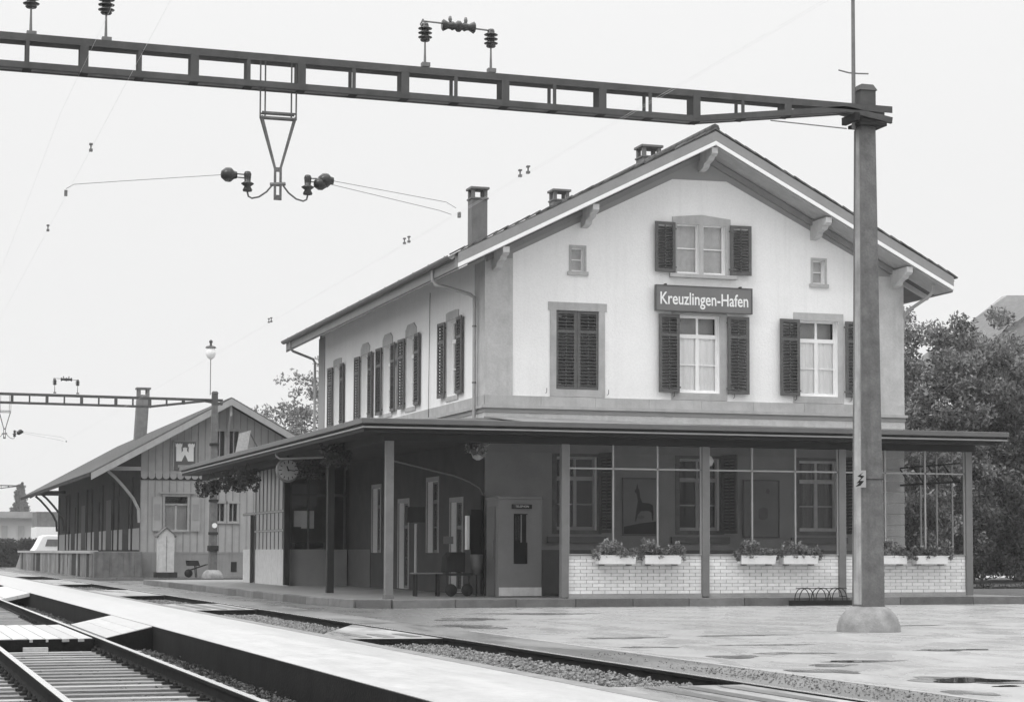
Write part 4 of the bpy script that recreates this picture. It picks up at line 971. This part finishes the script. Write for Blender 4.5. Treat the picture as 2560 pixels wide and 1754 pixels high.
def portal(y, label, far=False):
    """box lattice girder: two planes of chords with uprights and batten plates"""
    t = thing('portal_girder', label, 'girder', (11, y, 8), 'overhead line girders')
    xl = -14.0; ya, yb = y, y+.27
    top = lambda x: 8.342-.0058*(x-1.46)
    def bot(x): return top(x)-.478 if x < 11.75 else top(11.75)-.478+(x-11.75)*.128
    def chord(p, zf, h, out, d):
        m = MB(); 
        a, b = Vector((xl,p,zf(xl))), Vector((11.75,p,zf(11.75))); c = Vector((15.1,p,zf(15.1) if d > 0 else min(zf(15.1), 8.09)))
        e = Vector((14.3,p,zf(14.3)))
        segs = [(a,b),(b,e if d < 0 else c)] 
        if d < 0: segs.append((e, Vector((15.1,p,8.05))))
        for (s_, f_) in segs:
            m.bar(s_, f_, .014, h); m.bar(s_+Vector((0,-out*.03,d*h/2)), f_+Vector((0,-out*.03,d*h/2)), .06, .012)
        return m
    for p, out in ((ya,-1),(yb,1)):
        chord(p, lambda x: top(x)-.05, .10, out, 1).build('top_chord', M_beam, t)
        chord(p, lambda x: bot(x)+.044, .088, out, -1).build('bottom_chord', M_beam, t)
    # bottom cover plate
    m = MB()
    for (x0, x1) in ((xl,11.75),(11.75,14.2)):
        m.add([(x0,ya+.03,bot(x0)+.004),(x1,ya+.03,bot(x1)+.004),(x1,yb-.03,bot(x1)+.004),(x0,yb-.03,bot(x0)+.004)], [(0,1,2,3)])
    m.build('bottom_plate', M_steel, t)
    X = [(1.831+.7645*k, k % 2) for k in range(-15, 16)]
    for x, wd in X:
        w_ = .115 if wd else .05
        for p in (ya, yb):
            zb, zt = bot(x)+.088, top(x)-.10
            if zt-zb > .02: MB().box(x-w_/2, p-.010, zb-.05, x+w_/2, p+.010, zt+.05).build('upright', M_beam, t)
        MB().box(x-.06, ya+.02, bot(x)-.010, x+.06, yb-.02, bot(x)-.001).build('batten', M_clip, t)
    return t
pg = portal(29.1, 'long lattice steel girder spanning the tracks across the top of the picture')
MB().box(14.52,29.05,7.94,14.98,29.5,7.99).build('seat_plate', M_clip, pg); MB().box(14.42,29.04,8.0,14.5,29.52,8.12).build('clamp', M_clip, pg); MB().tube([(13.0,29.1,7.9),(14.3,29.1,7.86)], .01, 5).build('tie_rod', M_fit, pg)
portal(95.9, 'distant lattice girder running left from the mast before the goods shed', True)
portal(229, 'faint far girder beyond the goods shed at the left edge', True)

# insulators and switch gear on the near girder
def insul(x, y, z0, h, s=1.0, parent=None, sheds=3):
    MB().tube([(x,y,z0),(x,y,z0+h)], [.02*s,.011*s], 6).build('pin', M_fit, parent)
    m = MB(); zz = z0+h; p = [(.0,zz-.01),(.06*s,zz-.01),(.075*s,zz+.01)]
    for k in range(sheds): 
        b = zz+.03+k*.065*s; p += [(.055*s,b),(.10*s,b+.012*s),(.105*s,b+.022*s),(.055*s,b+.045*s)]
    b = zz+.03+sheds*.065*s; p += [(.055*s,b),(.045*s,b+.035*s),(0,b+.05*s)]
    m.lathe(p, (x,y,0), 16).build('insulator', M_porc, parent)
    MB().box(x-.05*s,y-.05*s,z0-.03,x+.07*s,y+.05*s,z0+.03).build('pin_foot', M_fit, parent)
def switch(y, label):
    t = thing('line_switch', label, 'isolator', (8.0,y,8.4), 'switches on the girders')
    insul(7.50,y,8.37,.36,1,t); insul(8.51,y,8.36,.36,1,t)
    MB().tube([(7.46,y,9.02),(7.8,y,9.01)], .013, 6).build('rod', M_fit, t); MB().tube([(8.2,y,8.975),(8.56,y,8.96)], .013, 6).build('rod', M_fit, t)
    pr = [(0,-.27),(.07,-.27),(.09,-.25),(.05,-.17),(.055,-.13),(.07,-.10),(.05,-.06),(.085,-.02),(.085,.02),(.05,.06),(.07,.10),(.055,.13),(.05,.17),(.09,.25),(.07,.27),(0,.27)]
    MB().lathe([(a,b*.93) for a,b in pr], (8.01,y,8.985), 16, 'x').build('insulator', M_porc, t)
    for x in (7.88,8.12): MB().lathe([(.02,.06),(.03,.09),(.02,.14),(0,.15)], (x,y,8.985), 8).build('terminal', M_fit, t)
    for x, z in ((7.47,9.02),(8.54,8.96)): MB().tube([(x,y,z-.12),(x-.04,y,z-.05),(x,y,z+.03)], .012, 6).build('clamp', M_fit, t)
    return t
switch(29.2, 'horizontal brown insulator held between two upright insulators on top of the near girder')
switch(95.9, 'small distant switch insulators on top of the far girder')
for x, l in ((1.873,'leftmost brown insulator on a pin on the near girder, cut by the picture top'),(2.894,'second brown insulator on a pin on the near girder, cut by the picture top')):
    t = thing('pin_insulator', l, 'insulator', (x,29.2,8.37)); insul(x,29.2,8.37,.37,1.1,t,4)
for x, l in ((4.95,'distant pin insulator at the left end of the far girder'),(4.2,'distant pin insulator outside the left edge on the far girder')):
    t = thing('pin_insulator', l, 'insulator', (x,95.9,8.3)); insul(x,95.9,8.3,.37,1.1,t,4)

def vbracket(y, label, lab2, lab3, cw1=2.39, cw2=8.05):
    t = thing('hanging_bracket', label, 'bracket', (5.35,y,7.8), 'hanging brackets under the girders')
    for x in (5.12, 5.57):
        for d in (-.035, .035):
            MB().box(x+d-.008, y-.02, 7.42, x+d+.008, y+.02, 8.3).build('hanger_bar', M_steel, t)
    for yy in (y-.06, y+.06):
        for z in (7.50, 7.43): MB().box(5.10,yy-.006,z-.013,5.59,yy+.006,z+.013).build('cross_bar', M_steel, t)
    for x, e in ((5.10,5.31),(5.59,5.385)):
        for yy in (y-.05, y+.05): MB().bar((x,yy,7.45),(e,y,6.70), .035, .014, Vector((0,1,0))).build('v_arm', M_steel, t)
    m = MB(); m.box(5.295,y-.02,6.25,5.325,y+.02,6.72); m.box(5.375,y-.02,6.25,5.405,y+.02,6.72); m.box(5.325,y-.021,6.25,5.375,y+.021,6.32); m.box(5.325,y-.021,6.45,5.375,y+.021,6.5); m.box(5.325,y-.021,6.66,5.375,y+.021,6.72)
    m.build('stem', M_steel, t); MB().tube([(5.24,y,6.47),(5.46,y,6.49)], .028, 8).build('pivot', M_fit, t)
    for sgn, lab, cw in ((-1, lab2, cw1), (1, lab3, cw2)):
        X = lambda d: 5.35+sgn*d
        a = thing('insulator_arm', lab, 'insulator', (X(.45),y,6.5), 'insulator arms under the girders')
        MB().tube([(X(.08),y,6.46),(X(.16),y,6.36),(X(.27),y,6.28),(X(.37),y,6.255),(X(.42),y,6.28),(X(.435),y,6.34)], .013, 8).build('swan_neck', M_steel, a)
        MB().lathe([(0,6.34),(.062,6.35),(.07,6.37),(.045,6.42),(.09,6.455),(.092,6.465),(.045,6.49),(.05,6.55),(.055,6.60),(.04,6.635),(0,6.645)], (X(.435),y,0), 18).build('insulator', M_porc, a)
        MB().tube([(X(.46),y,6.59),(X(.60),y,6.595)], .010, 6).build('link', M_fit, a); MB().tube([(X(.46),y,6.54),(X(.60),y,6.545)], .010, 6).build('link', M_fit, a)
        MB().lathe([(0,-.12),(.05,-.11),(.10,-.05),(.105,0),(.10,.03),(.06,.07),(.05,.11),(0,.12)], (X(.70),y,6.575), 18, 'x').build('ball_insulator', M_porc, a)
        if sgn > 0:
            MB().lathe([(0,-.10),(.05,-.09),(.09,-.03),(.09,.03),(.05,.09),(0,.10)], (X(.62),y,6.52), 18, 'x').build('ball_insulator', M_porc, a)
            MB().tube([(X(.80),y,6.575),(7.85,y,6.36),(8.0,y,6.28)], .005, 5).build('steady_wire', M_steady, a)
            MB().tube([(X(.78),y,6.52),(7.75,y,6.23),(7.93,y,6.18)], .005, 5).build('steady_wire', M_steady, a)
        else:
            MB().tube([(X(.82),y,6.565),(3.2,y,6.40),(2.5,y,6.31),(2.39,y,6.24)], .005, 5).build('steady_wire', M_steady, a)
        MB().box(cw-.02,y-.03,6.14,cw+.02,y+.03,6.22).build('wire_clamp', M_fit, a)
    return t
vbracket(29.25, 'V-shaped steel hanger below the near girder, carrying two insulator arms', 'left swan-neck insulator arm reaching towards the near track wire', 'right swan-neck insulator arm with two stay wires towards the station')
vbracket(95.9, 'small distant V-shaped hanger below the far girder', 'left insulator arm of the distant hanger', 'right insulator arm of the distant hanger')
# overhead wires
for (x, z, lab) in ((2.39, 6.14, 'faint contact wire above the near track'), (2.30, 7.3, 'faint carrying wire above the near track'), (8.05, 6.20, 'left of the two faint wires above the station track'), (7.85, 6.10, 'right of the two faint wires above the station track')):
    m = MB()
    for s in range(-1, 5):
        y0, y1 = 29.3+66.6*(s-0), 29.3+66.6*(s+1); sag = 0.0 if z < 7 else .5
        pts = [(x, y0+(y1-y0)*q/8, z-sag*4*(q/8)*(1-q/8)) for q in range(9)]
        m.tube(pts, .0011, 4, cap=False)
    o = m.build('overhead_wire', M_wire); tag(o, lab, 'wire', 'overhead wires')
cl_me = MB(); cl_me.box(-.02,-.03,-.05,.02,.03,-.02); cl_me.box(-.008,-.008,-.02,.008,.008,.03); cl_me.box(-.02,-.03,.03,.02,.03,.05); cl_me = cl_me.mesh('wire_clip', M_fit)
clab = ['left clip of the highest pair, nearest the left roof slope','left clip of the middle pair, above the side eaves','left clip of the lowest pair, above the tree','right clip of the highest pair, nearest the left roof slope','right clip of the middle pair, above the side eaves','right clip of the lowest pair, above the tree','upper single clip below the left end of the near girder','lower single clip low in the sky at the left']
for i, (x, y, z) in enumerate([(8.05,26.2,6.27),(8.05,32.6,6.27),(8.05,44.9,6.27),(7.85,25.2,6.13),(7.85,31.5,6.13),(7.85,43.5,6.13),(2.39,25.7,6.16),(2.39,32.4,6.16)]):
    o = inst('wire_clip', cl_me, None, (x,y,z)); tag(o, clab[i], 'clip', 'clips on the overhead wires')

# ================================================================== GOODS SHED
gs = thing('goods_shed', 'long wooden goods shed with board-and-batten gable and deep loading eaves', 'shed', (16.1,125,0))
SX0, SX1, SY0, SY1, SXM, SZR, SS = 12.0, 20.28, 101.0, 148.5, 16.14, 8.66, .56
sz = lambda x: SZR-SS*abs(x-SXM)
PG = lambda u, z, o: (u, SY0-o, z)
ops = [(13.17,14.25,2.28,3.86),(15.56,16.0,5.86,7.08),(16.24,16.68,5.86,7.08),(15.63,16.03,2.70,3.55),(16.27,16.65,2.70,3.55)]
MB().holes(PG, [(SX0,1.15),(SX1,1.15),(SX1,sz(SX1)-.3),(SXM,sz(SXM)-.3),(SX0,sz(SX0)-.3)], ops, .2).build('gable_wall', M_shed, gs)
m = MB().box(SX0-.04,SY0-.06,0,SX1+.04,SY0+.3,1.15); m.build('plinth', M_shedl, gs)
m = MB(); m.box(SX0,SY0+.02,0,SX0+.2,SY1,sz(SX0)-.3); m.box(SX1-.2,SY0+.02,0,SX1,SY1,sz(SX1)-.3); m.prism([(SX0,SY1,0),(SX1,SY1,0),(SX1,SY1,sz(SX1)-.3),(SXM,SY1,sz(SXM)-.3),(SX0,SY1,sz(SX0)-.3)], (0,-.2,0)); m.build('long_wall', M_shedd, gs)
MB().box(SX0+.5,SY0+.5,0.2,SX1-.5,SY1-.5,5).build('interior', M_inside, gs)
# battens on the gable
x = SX0+.02
while x < SX1:
    ztop = sz(x)-.32; segs = [(1.18, ztop)]
    for (a, b, c, d) in ops:
        if a-.05 < x < b+.05:
            ns = []
            for (p, q) in segs:
                if p < c-.1: ns.append((p, min(q, c-.1)))
                if q > d+.1: ns.append((max(p, d+.1), q))
            segs = ns
    for (p, q) in segs:
        if q-p > .15: MB().box(x-.02,SY0-.03,p,x+.02,SY0,q).build('batten', M_batten, gs)
    x += .34
# scalloped board ends across the gable
for k in range(24):
    cx = SX0+.17+k*.345; r_ = .16
    pts = [(cx-r_,SY0-.05,5.1),(cx+r_,SY0-.05,5.1)]+[(cx+r_*math.cos(a),SY0-.05,4.86-r_*1.0*math.sin(a)) for a in np.linspace(0, math.pi, 8)]
    MB().prism(pts, (0,-.03,0)).build('scalloped_board', M_shed, gs)
MB().box(SX0-.03,SY0-.046,4.66,SX1,SY0-.032,4.98).build('shadow_board', M_shedd, gs)  # dark strip added as the shadow under the scallops
m = MB(); m.box(SX0-.07,SY0-.07,1.1,SX1+.07,SY0+.0,1.2); m.build('plinth_cap', M_shedl, gs)
for (a, b, c, d), top_dark in ((ops[0], 1), (ops[1],0),(ops[2],0),(ops[3],0),(ops[4],0)):
    m = MB(); f = .07 
    fb(m, PG, a-.1, a, c-.05, d+.1, -.05, .05); fb(m, PG, b, b+.1, c-.05, d+.1, -.05, .05); fb(m, PG, a-.15, b+.15, d+.02, d+.12, -.05, .07); fb(m, PG, a-.1, b+.1, c-.12, c-.02, -.02, .08)
    if top_dark:
        fb(m, PG, (a+b)/2-.05, (a+b)/2+.05, c, c+1.2, -.15, -.1); fb(m, PG, a, b, c+1.16, c+1.26, -.15, -.1)
        fb(MB(), PG, a+.02, b-.02, c, c+1.16, -.24, -.2).build('curtain', M_shed, gs)
    else: fb(m, PG, (a+b)/2-.03, (a+b)/2+.03, c, d, -.15, -.1)
    o = m.build('window', M_shed, gs); fb(MB(), PG, a, b, c, d, -.16, -.155).build('pane', M_glass, o)
MB().box(12.9,SY0-.14,4.0,14.6,SY0-.04,4.08).build('window_hood', M_shed, gs)
for (x0, x1) in ((12.58,13.02),(14.42,14.86)):
    o = MB().box(x0,SY0-.10,2.2,x1,SY0-.05,3.85).build('shutter', M_shed, gs); MB().box(x0+.08,SY0-.115,2.75,x1-.08,SY0-.101,3.5).build('louvre', M_lower, o)
MB().box(16.38,SY0-.08,.25,16.66,SY0-.061,.73).build('cellar_vent', M_black, gs)
# roof with long eaves
m = MB(); XA, XZ = 9.55, 22.7; YA, YZ = 99.9, 149.2
for xe in (XA, XZ): m.prism([(xe,YA,sz(xe)),(SXM,YA,SZR),(SXM,YZ,SZR),(xe,YZ,sz(xe))], (0,0,-.14))
sroof = m.build('roof', M_tile, gs)
m = MB()
for k in range(40):
    for xe in (XA, XZ):
        t0 = k/40; x0 = xe+(SXM-xe)*t0; x1 = xe+(SXM-xe)*(t0+.027); off = .02
        m.prism([(x0,YA,sz(x0)+.035),(x1,YA,sz(x1)+.012),(x1,YZ,sz(x1)+.012),(x0,YZ,sz(x0)+.035)], (0,0,-.02))
stuff(m.build('tile_courses', mat('old_tile', .17, .85, .25, 3, .4, 20), gs))
for xe in (XA, XZ):
    MB().prism([(xe,YA-.04,sz(xe)-.06),(SXM,YA-.04,SZR-.06),(SXM,YA-.04,SZR-.38),(xe,YA-.04,sz(xe)-.38)], (0,-.05,0)).build('verge_board', M_shed, gs)
MB().box(XA-.05,YA,sz(XA)-.2,XA,YZ,sz(XA)-.02).build('fascia', M_shedd, gs)
cx, cy = 15.35, 130.0; o = MB().prism([(cx-.36,cy-.36,7.9),(cx+.36,cy-.36,7.9),(cx+.36,cy+.36,7.9),(cx-.36,cy+.36,7.9)], (.16,0,3.0)).build('chimney', M_chim, sroof)
m = MB(); 
for (i,j) in ((-1,-1),(1,-1),(1,1),(-1,1)): m.box(cx+.16+i*.27-.09,cy+j*.27-.09,10.9,cx+.16+i*.27+.09,cy+j*.27+.09,11.25)
m.box(cx-.28,cy-.44,11.25,cx+.6,cy+.44,11.35); m.build('chimney', M_chim, sroof)
# purlins and curved braces of the loading eaves
for yk in (100.9, 143, 148.6):
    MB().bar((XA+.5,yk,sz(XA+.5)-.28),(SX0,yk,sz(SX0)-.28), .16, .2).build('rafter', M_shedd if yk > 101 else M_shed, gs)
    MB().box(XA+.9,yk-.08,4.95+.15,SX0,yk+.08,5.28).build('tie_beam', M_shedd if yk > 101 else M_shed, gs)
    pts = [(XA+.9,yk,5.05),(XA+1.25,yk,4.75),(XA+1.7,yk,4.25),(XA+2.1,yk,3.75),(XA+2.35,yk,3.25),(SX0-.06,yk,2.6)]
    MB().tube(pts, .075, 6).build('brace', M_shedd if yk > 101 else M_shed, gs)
for k in range(11): MB().box(XA+.0,YA+.3+k*4.9,sz(XA)-.30,XA+2.3,YA+.42+k*4.9,sz(XA)-.16).build('outrigger', M_shedd, gs) if False else None
for yk in (104,110,112.5,118,124,127,133,139,141.5,147): MB().box(SX0-.09,yk-.12,0,SX0,yk+.12,4.9).build('wall_post', M_shedd, gs)
for y0 in (105.5,113.5,120,128,135): MB().box(SX0-.05,y0,1.3,SX0,y0+2.6,4.0).build('sliding_door', M_black if y0 in (113.5,128) else M_shedd, gs)
MB().box(SX0-.03,101.2,1.3,SX0,148,2.35).build('lower_boarding', M_lower, gs)
m = MB(); m.box(SXM-.06,SY0-1.0,sz(SXM)-.9,SXM+.06,SY0-.92,sz(SXM)-.3); m.bar((SXM,SY0-.03,6.8),(SXM,SY0-.95,8.0),.1,.1); m.build('gable_strut', M_shed, gs)
# emblem board on the gable
em = thing('emblem_board', 'dark framed board with a white two-towered castle emblem on the goods shed gable', 'sign', (14.07,100.9,5.15))
MB().box(13.55,SY0-.11,5.15,14.6,SY0-.06,6.53).build('board', M_shut, em)
m = MB(); m.box(13.5,SY0-.13,5.12,13.56,SY0-.05,6.57); m.box(14.59,SY0-.13,5.12,14.65,SY0-.05,6.57); m.box(13.5,SY0-.13,6.52,14.65,SY0-.05,6.58); m.build('emblem_frame', M_shed, em)
cst = [(13.66,5.58),(13.93,5.58),(14.0,5.75),(14.08,5.9),(14.16,5.75),(14.23,5.58),(14.50,5.58),(14.50,6.25),(14.54,6.3),(14.54,6.46),(14.48,6.40),(14.43,6.46),(14.37,6.40),(14.31,6.46),(14.25,6.40),(14.22,6.46),(14.22,6.32),(14.26,6.25),(14.25,6.0),(14.17,6.1),(14.19,6.26),(14.14,6.22),(14.08,6.27),(14.02,6.22),(13.97,6.26),(13.99,6.1),(13.92,6.0),(13.91,6.25),(13.95,6.32),(13.95,6.46),(13.90,6.40),(13.84,6.46),(13.78,6.40),(13.73,6.46),(13.68,6.40),(13.63,6.46),(13.63,6.3),(13.66,6.25)]
tri = tessellate_polygon([[Vector((a,b,0)) for a,b in cst]]); m = MB(); m.add([(a,SY0-.113,b) for a,b in cst], [tuple(t) for t in tri]); m.build('castle_emblem', M_white, em)
MB().box(13.75,SY0-.115,5.28,14.45,SY0-.11,5.40).build('caption_strip', M_frame, em)
# white cabinet and hand barrow before the shed
cb = thing('track_cabinet', 'narrow white wooden cabinet with a little gabled roof in front of the goods shed', 'cabinet', (13.0,99,0))
MB().box(12.62,98.8,.25,13.35,99.5,2.0).build('body', M_cream, cb); MB().prism([(12.62,98.8,2.0),(13.35,98.8,2.0),(12.985,98.8,2.3)], (0,.7,0)).build('gable', M_cream, cb)
for sg_ in (-1,1): MB().bar((12.985+sg_*.48,99.15,1.92),(12.985,99.15,2.36),.8,.05,Vector((0,0,1))).build('roof', M_chim, cb)
MB().box(12.5,98.7,-.0,13.5,99.6,.25).build('base', M_shedd, cb); MB().box(12.98,98.785,.3,13.0,98.8,1.95).build('door_gap', M_chim, cb)
hb = thing('wheelbarrow', 'dark wheelbarrow standing between the white cabinet and the distant mast', 'wheelbarrow', (14.2,98.9,0))
MB().prism([(13.98,98.6,.55),(14.55,98.6,.55),(14.46,98.6,.80),(13.92,98.6,.80)][::-1], (0,.5,0)).build('tray', M_black, hb)
MB().lathe([(0,-.03),(.18,-.03),(.2,0),(.18,.03),(0,.03)], (14.05,98.9,.2), 12, 'y').build('wheel', M_black, hb)
for yy in (98.6,99.05): MB().bar((13.95,yy,.3),(14.9,yy,.62),.04,.04).build('shaft', M_black, hb); MB().bar((14.35,yy,.55),(14.4,yy,0.0),.04,.04).build('leg', M_black, hb)
# loading ramp
lr = thing('loading_ramp', 'low weathered loading ramp of upright stone slabs running along the goods shed', 'ramp', (9.6,120,0))
MB().box(9.72,99.9,0,12.0,151,1.22).build('ramp_core', M_shedl, lr)
MB().prism([(9.72,151,0),(9.72,151,1.22),(9.72,157,0)], (2.2,0,0)).build('ramp_end', M_shedl, lr)
yk = 99.9
pms = [mat('ramp_slab_a', .13, .9, .35, 2, .3, 20, streak=.4), mat('ramp_slab_b', .20, .9, .35, 2, .3, 20, streak=.4), M_shedd]
while yk < 150.5:
    w_ = rng.uniform(.9,1.5); MB().box(9.66+rng.uniform(-.02,.02),yk+.02,0,9.72,min(yk+w_,151),1.12).build('slab', pms[rng.randrange(3)], lr); yk += w_
yk = 99.9
while yk < 150.5: MB().box(9.58,yk+.01,1.13,9.95,yk+2.5,1.27).build('coping_stone', M_shed, lr); yk += 2.52
xk = 9.75
while xk < 11.9: w_ = rng.uniform(.5,.8); MB().box(xk+.01,99.82,0,min(xk+w_,11.96),99.9,1.2+rng.uniform(-.02,.02)).build('slab', pms[rng.randrange(2)], lr); xk += w_

# ================================================================== VEGETATION
def crown_points(cx, cy, cz, rx, ry, rz, n, seed, shell=.55, lumps=7):
    r_ = np.random.RandomState(seed); out = []
    L_ = [(r_.normal(size=3)) for _ in range(lumps)]; L_ = [l/np.linalg.norm(l) for l in L_]; A = r_.rand(lumps)*.35+.1
    while len(out) < n:
        d = r_.normal(size=3); d /= np.linalg.norm(d)
        b = 1+sum(a*max(0, d@l)**6 for a, l in zip(A, L_))-.12*r_.rand()
        q = (shell+(1-shell)*r_.rand())*b
        out.append((cx+rx*q*d[0], cy+ry*q*d[1], max(.6, cz+rz*q*d[2])))
    return out
def tree(label, cx, cy, cz, rx, ry, rz, nclump, per, rad, leaf, seed, m, group=None, shell=.5):
    t = thing('broadleaf_tree', label, 'tree', (cx,cy,-.05), group); r_ = random.Random(seed)
    mb = MB(); mb.tube([(cx,cy,-.1),(cx+.1,cy,cz*.35),(cx,cy+.1,cz*.7),(cx+.1,cy,cz+rz*.6)], [.3*rx/5,.24*rx/5,.17*rx/5,.03], 9)
    for k in range(11):
        a = r_.random()*6.28; z0 = cz*(.35+.5*r_.random()); e = (cx+rx*.8*math.cos(a), cy+ry*.8*math.sin(a), z0+rz*r_.uniform(.1,.9))
        mb.tube([(cx,cy,z0),((cx*1.2+e[0]*.8)/2,(cy*1.2+e[1]*.8)/2,z0+(e[2]-z0)*.6),e], [.13*rx/5,.08*rx/5,.02], 6)
    mb.build('trunk', M_bark, t)
    c = crown_points(cx,cy,cz,rx,ry,rz,nclump,seed,shell)
    leaves('crown', c, rad, per, leaf, m, t)
    return t
tree('large dense tree with an uneven crown right behind the station', 41.6, 74, 5.6, 4.6, 4.2, 5.0, 640, 180, .50, .095, 11, M_leaf, shell=.45)
tree('broad dark tree filling the right picture edge below the villa roof', 46.9, 79, 3.9, 4.0, 4.0, 4.0, 430, 180, .50, .095, 23, M_leaf, shell=.45)
tree('smaller dark tree filling the gap below the big tree, beside the canopy end', 38.8, 72, 3.2, 2.9, 2.6, 2.7, 300, 170, .42, .085, 13, M_leaf, shell=.4)
tree('pale sprawling shrub-like tree at the lower right edge', 42.2, 66, 3.3, 1.7, 1.6, 3.0, 200, 110, .33, .08, 14, M_leafl, shell=.35)
tree('loose airy tree rising between the goods shed and the station', 33.2, 155, 10.3, 5.4, 5.0, 5.6, 230, 50, .62, .15, 15, M_leaf, shell=.5)
tree('low airy tree just right of the goods shed roof', 27.6, 155, 8.8, 3.0, 3.0, 3.3, 150, 50, .55, .15, 16, M_leaf, shell=.4)
tree('distant treetop peeping over the right slope of the goods shed roof', 24.2, 158, 9.9, 3.0, 3.0, 1.9, 110, 50, .5, .15, 17, M_leaf, shell=.4)
# far conifer
ct = thing('conifer_tree', 'hazy pointed conifer far behind the mast at the left edge', 'tree', (31, 480, 0))
c = []
r_ = random.Random(4)
for k in range(420):
    h = r_.random()**1.25; z = 1.5+h*14.3; rad = 3.9*(1-h)**.85+.25; a = r_.random()*6.28; q = rad*(.5+.5*r_.random()); c.append((30.4+q*math.cos(a), 480+q*math.sin(a), z))
leaves('crown', c, .6, 26, .28, M_leafd, ct); MB().tube([(30.4,480,0),(30.4,480,15)], [.4,.05], 8).build('trunk', M_bark, ct)
# hedge
hd = MB().box(-30,166,-.2,13.2,168.5,1.9).build('hedge', M_hedgem); tag(hd, 'long dark clipped hedge beyond the loading ramp at the left', 'hedge')
hc = [(-8+21.3*rng.random(), 165.8+rng.random()*.3, 2.1*rng.random()) for _ in range(500)]+[(-8+21.3*rng.random(), 166+2.4*rng.random(), 1.95) for _ in range(260)]
leaves('foliage', hc, .28, 22, .12, M_leafd, hd)
# right-hand lawn hedges
hd2 = MB().box(29,61.5,-.1,60,62.3,.10).build('hedge', M_hedgem); tag(hd2, 'low dark hedge line on the lawn beyond the canopy end', 'hedge')
leaves('foliage', [(29.2+30*rng.random(), 61.4+rng.random()*1.0, .02+.1*rng.random()) for _ in range(500)], .1, 14, .05, M_leafd, hd2)
struct(MB().box(28.2,52,-.2,60,87.9,.03).build('lawn', M_grass))
struct(MB().box(26.5,88,-.25,140,130,.05).build('road', M_plat))

# ================================================================== FAR BUILDINGS AND VEHICLES
M_pale = mat('pale_far_wall', .5, .9, .06, .5)
M_slate = mat('far_roof', .27, .8, .15, 2, .2, 10)
fh = thing('villa', 'house with a steep tiled roof and pale gable above the trees at the right edge', 'house', (70,112,0))
MB().box(66.0,109.5,0,84,118,11.5).build('wall', M_pale, fh)
m = MB(); e = 11.6; m.add([(57.0,110.2,e),(88,106.5,e),(88,124,e),(57.8,110.9,e),(65.9,112,17.1),(84,112,17.9),(84,112.6,17.9),(65.9,112.6,17.1)], [(0,1,5,4),(1,2,6,5),(2,3,7,6),(3,0,4,7),(4,5,6,7),(0,3,2,1)])
vr = m.build('roof', M_slate, fh)
MB().prism([(60.2,104,13.2),(64.2,104,15.9),(68.2,104,13.2),(68.2,104,0),(61.0,104,0),(61.0,104,12.9)], (0,5,0)).build('wall', M_pale, fh)
for s_ in (-1, 1): MB().prism([(64.2+s_*4.5,103.5,12.95),(64.2,103.5,15.95),(64.2,103.5,16.2),(64.2+s_*4.5,103.5,13.2)], (0,7,0)).build('gable_roof', M_chim, fh)
for s_ in (-1, 1): MB().prism([(63.4+s_*2.6,103.1,12.7),(63.4,103.1,14.15),(63.4,103.1,14.35),(63.4+s_*2.6,103.1,12.9)], (0,.85,0)).build('gable_roof', M_chim, fh)
lb = thing('factory_building', 'long pale low building with a grey roof in the haze at the left edge', 'building', (0,205,0))
MB().box(-40,200,0,13.9,212,4.3).build('wall', M_pale, lb); MB().box(-40.5,199.2,4.3,14.3,212,4.9).build('roof', M_shed, lb)
for k in range(9): MB().box(13.0-k*1.5-.45,199.9,1.6,13.0-k*1.5+.1,200,3.6).build('window', M_shed, lb)
wb2 = thing('white_hut', 'low white flat-roofed hut behind the van at the shed end', 'building', (14,185,0))
MB().box(12.9,182,0,17,188,3.3).build('wall', M_white, wb2); MB().box(13.0,182.5,3.3,18,188,4.6).build('roof', M_chim, wb2)
vn = thing('van', 'white van parked beyond the loading ramp at the far end of the goods shed', 'van', (12.2,160,0))
sidep = [(11.15,.35),(13.3,.35),(13.3,2.15),(13.2,2.4),(12.1,2.45),(11.75,2.35),(11.35,1.55),(11.15,1.3)]
MB().prism([(x,159,z) for x, z in sidep], (0,4.4,0)).build('body', M_white, vn, bevel=.08)
MB().prism([(11.95,158.97,1.6),(12.9,158.97,1.6),(12.9,158.97,2.12),(12.1,158.97,2.12)], (0,.02,0)).build('window', M_chim, vn)
for yk in (160,162.5):
    MB().lathe([(0,-.1),(.3,-.1),(.34,0),(.3,.1),(0,.1)], (11.2,yk,.34), 14, 'x').build('wheel', M_black, vn)
MB().lathe([(0,-.1),(.3,-.1),(.34,0),(.3,.1),(0,.1)], (11.7,159.0,.34), 14, 'y').build('wheel', M_black, vn)

# air
hz_ = MB().box(-160, -12, -1.6, 505, 905, 20.0).build('haze', bpy.data.materials.new('haze_air')); stuff(hz_)
hm = hz_.data.materials[0]; hm.use_nodes = True; n_ = hm.node_tree.nodes; n_.remove(n_['Principled BSDF'])
pv = n_.new('ShaderNodeVolumePrincipled'); pv.inputs['Density'].default_value = .00045; pv.inputs['Color'].default_value = (.9,.9,.9,1); hm.node_tree.links.new(pv.outputs[0], n_['Material Output'].inputs['Volume'])
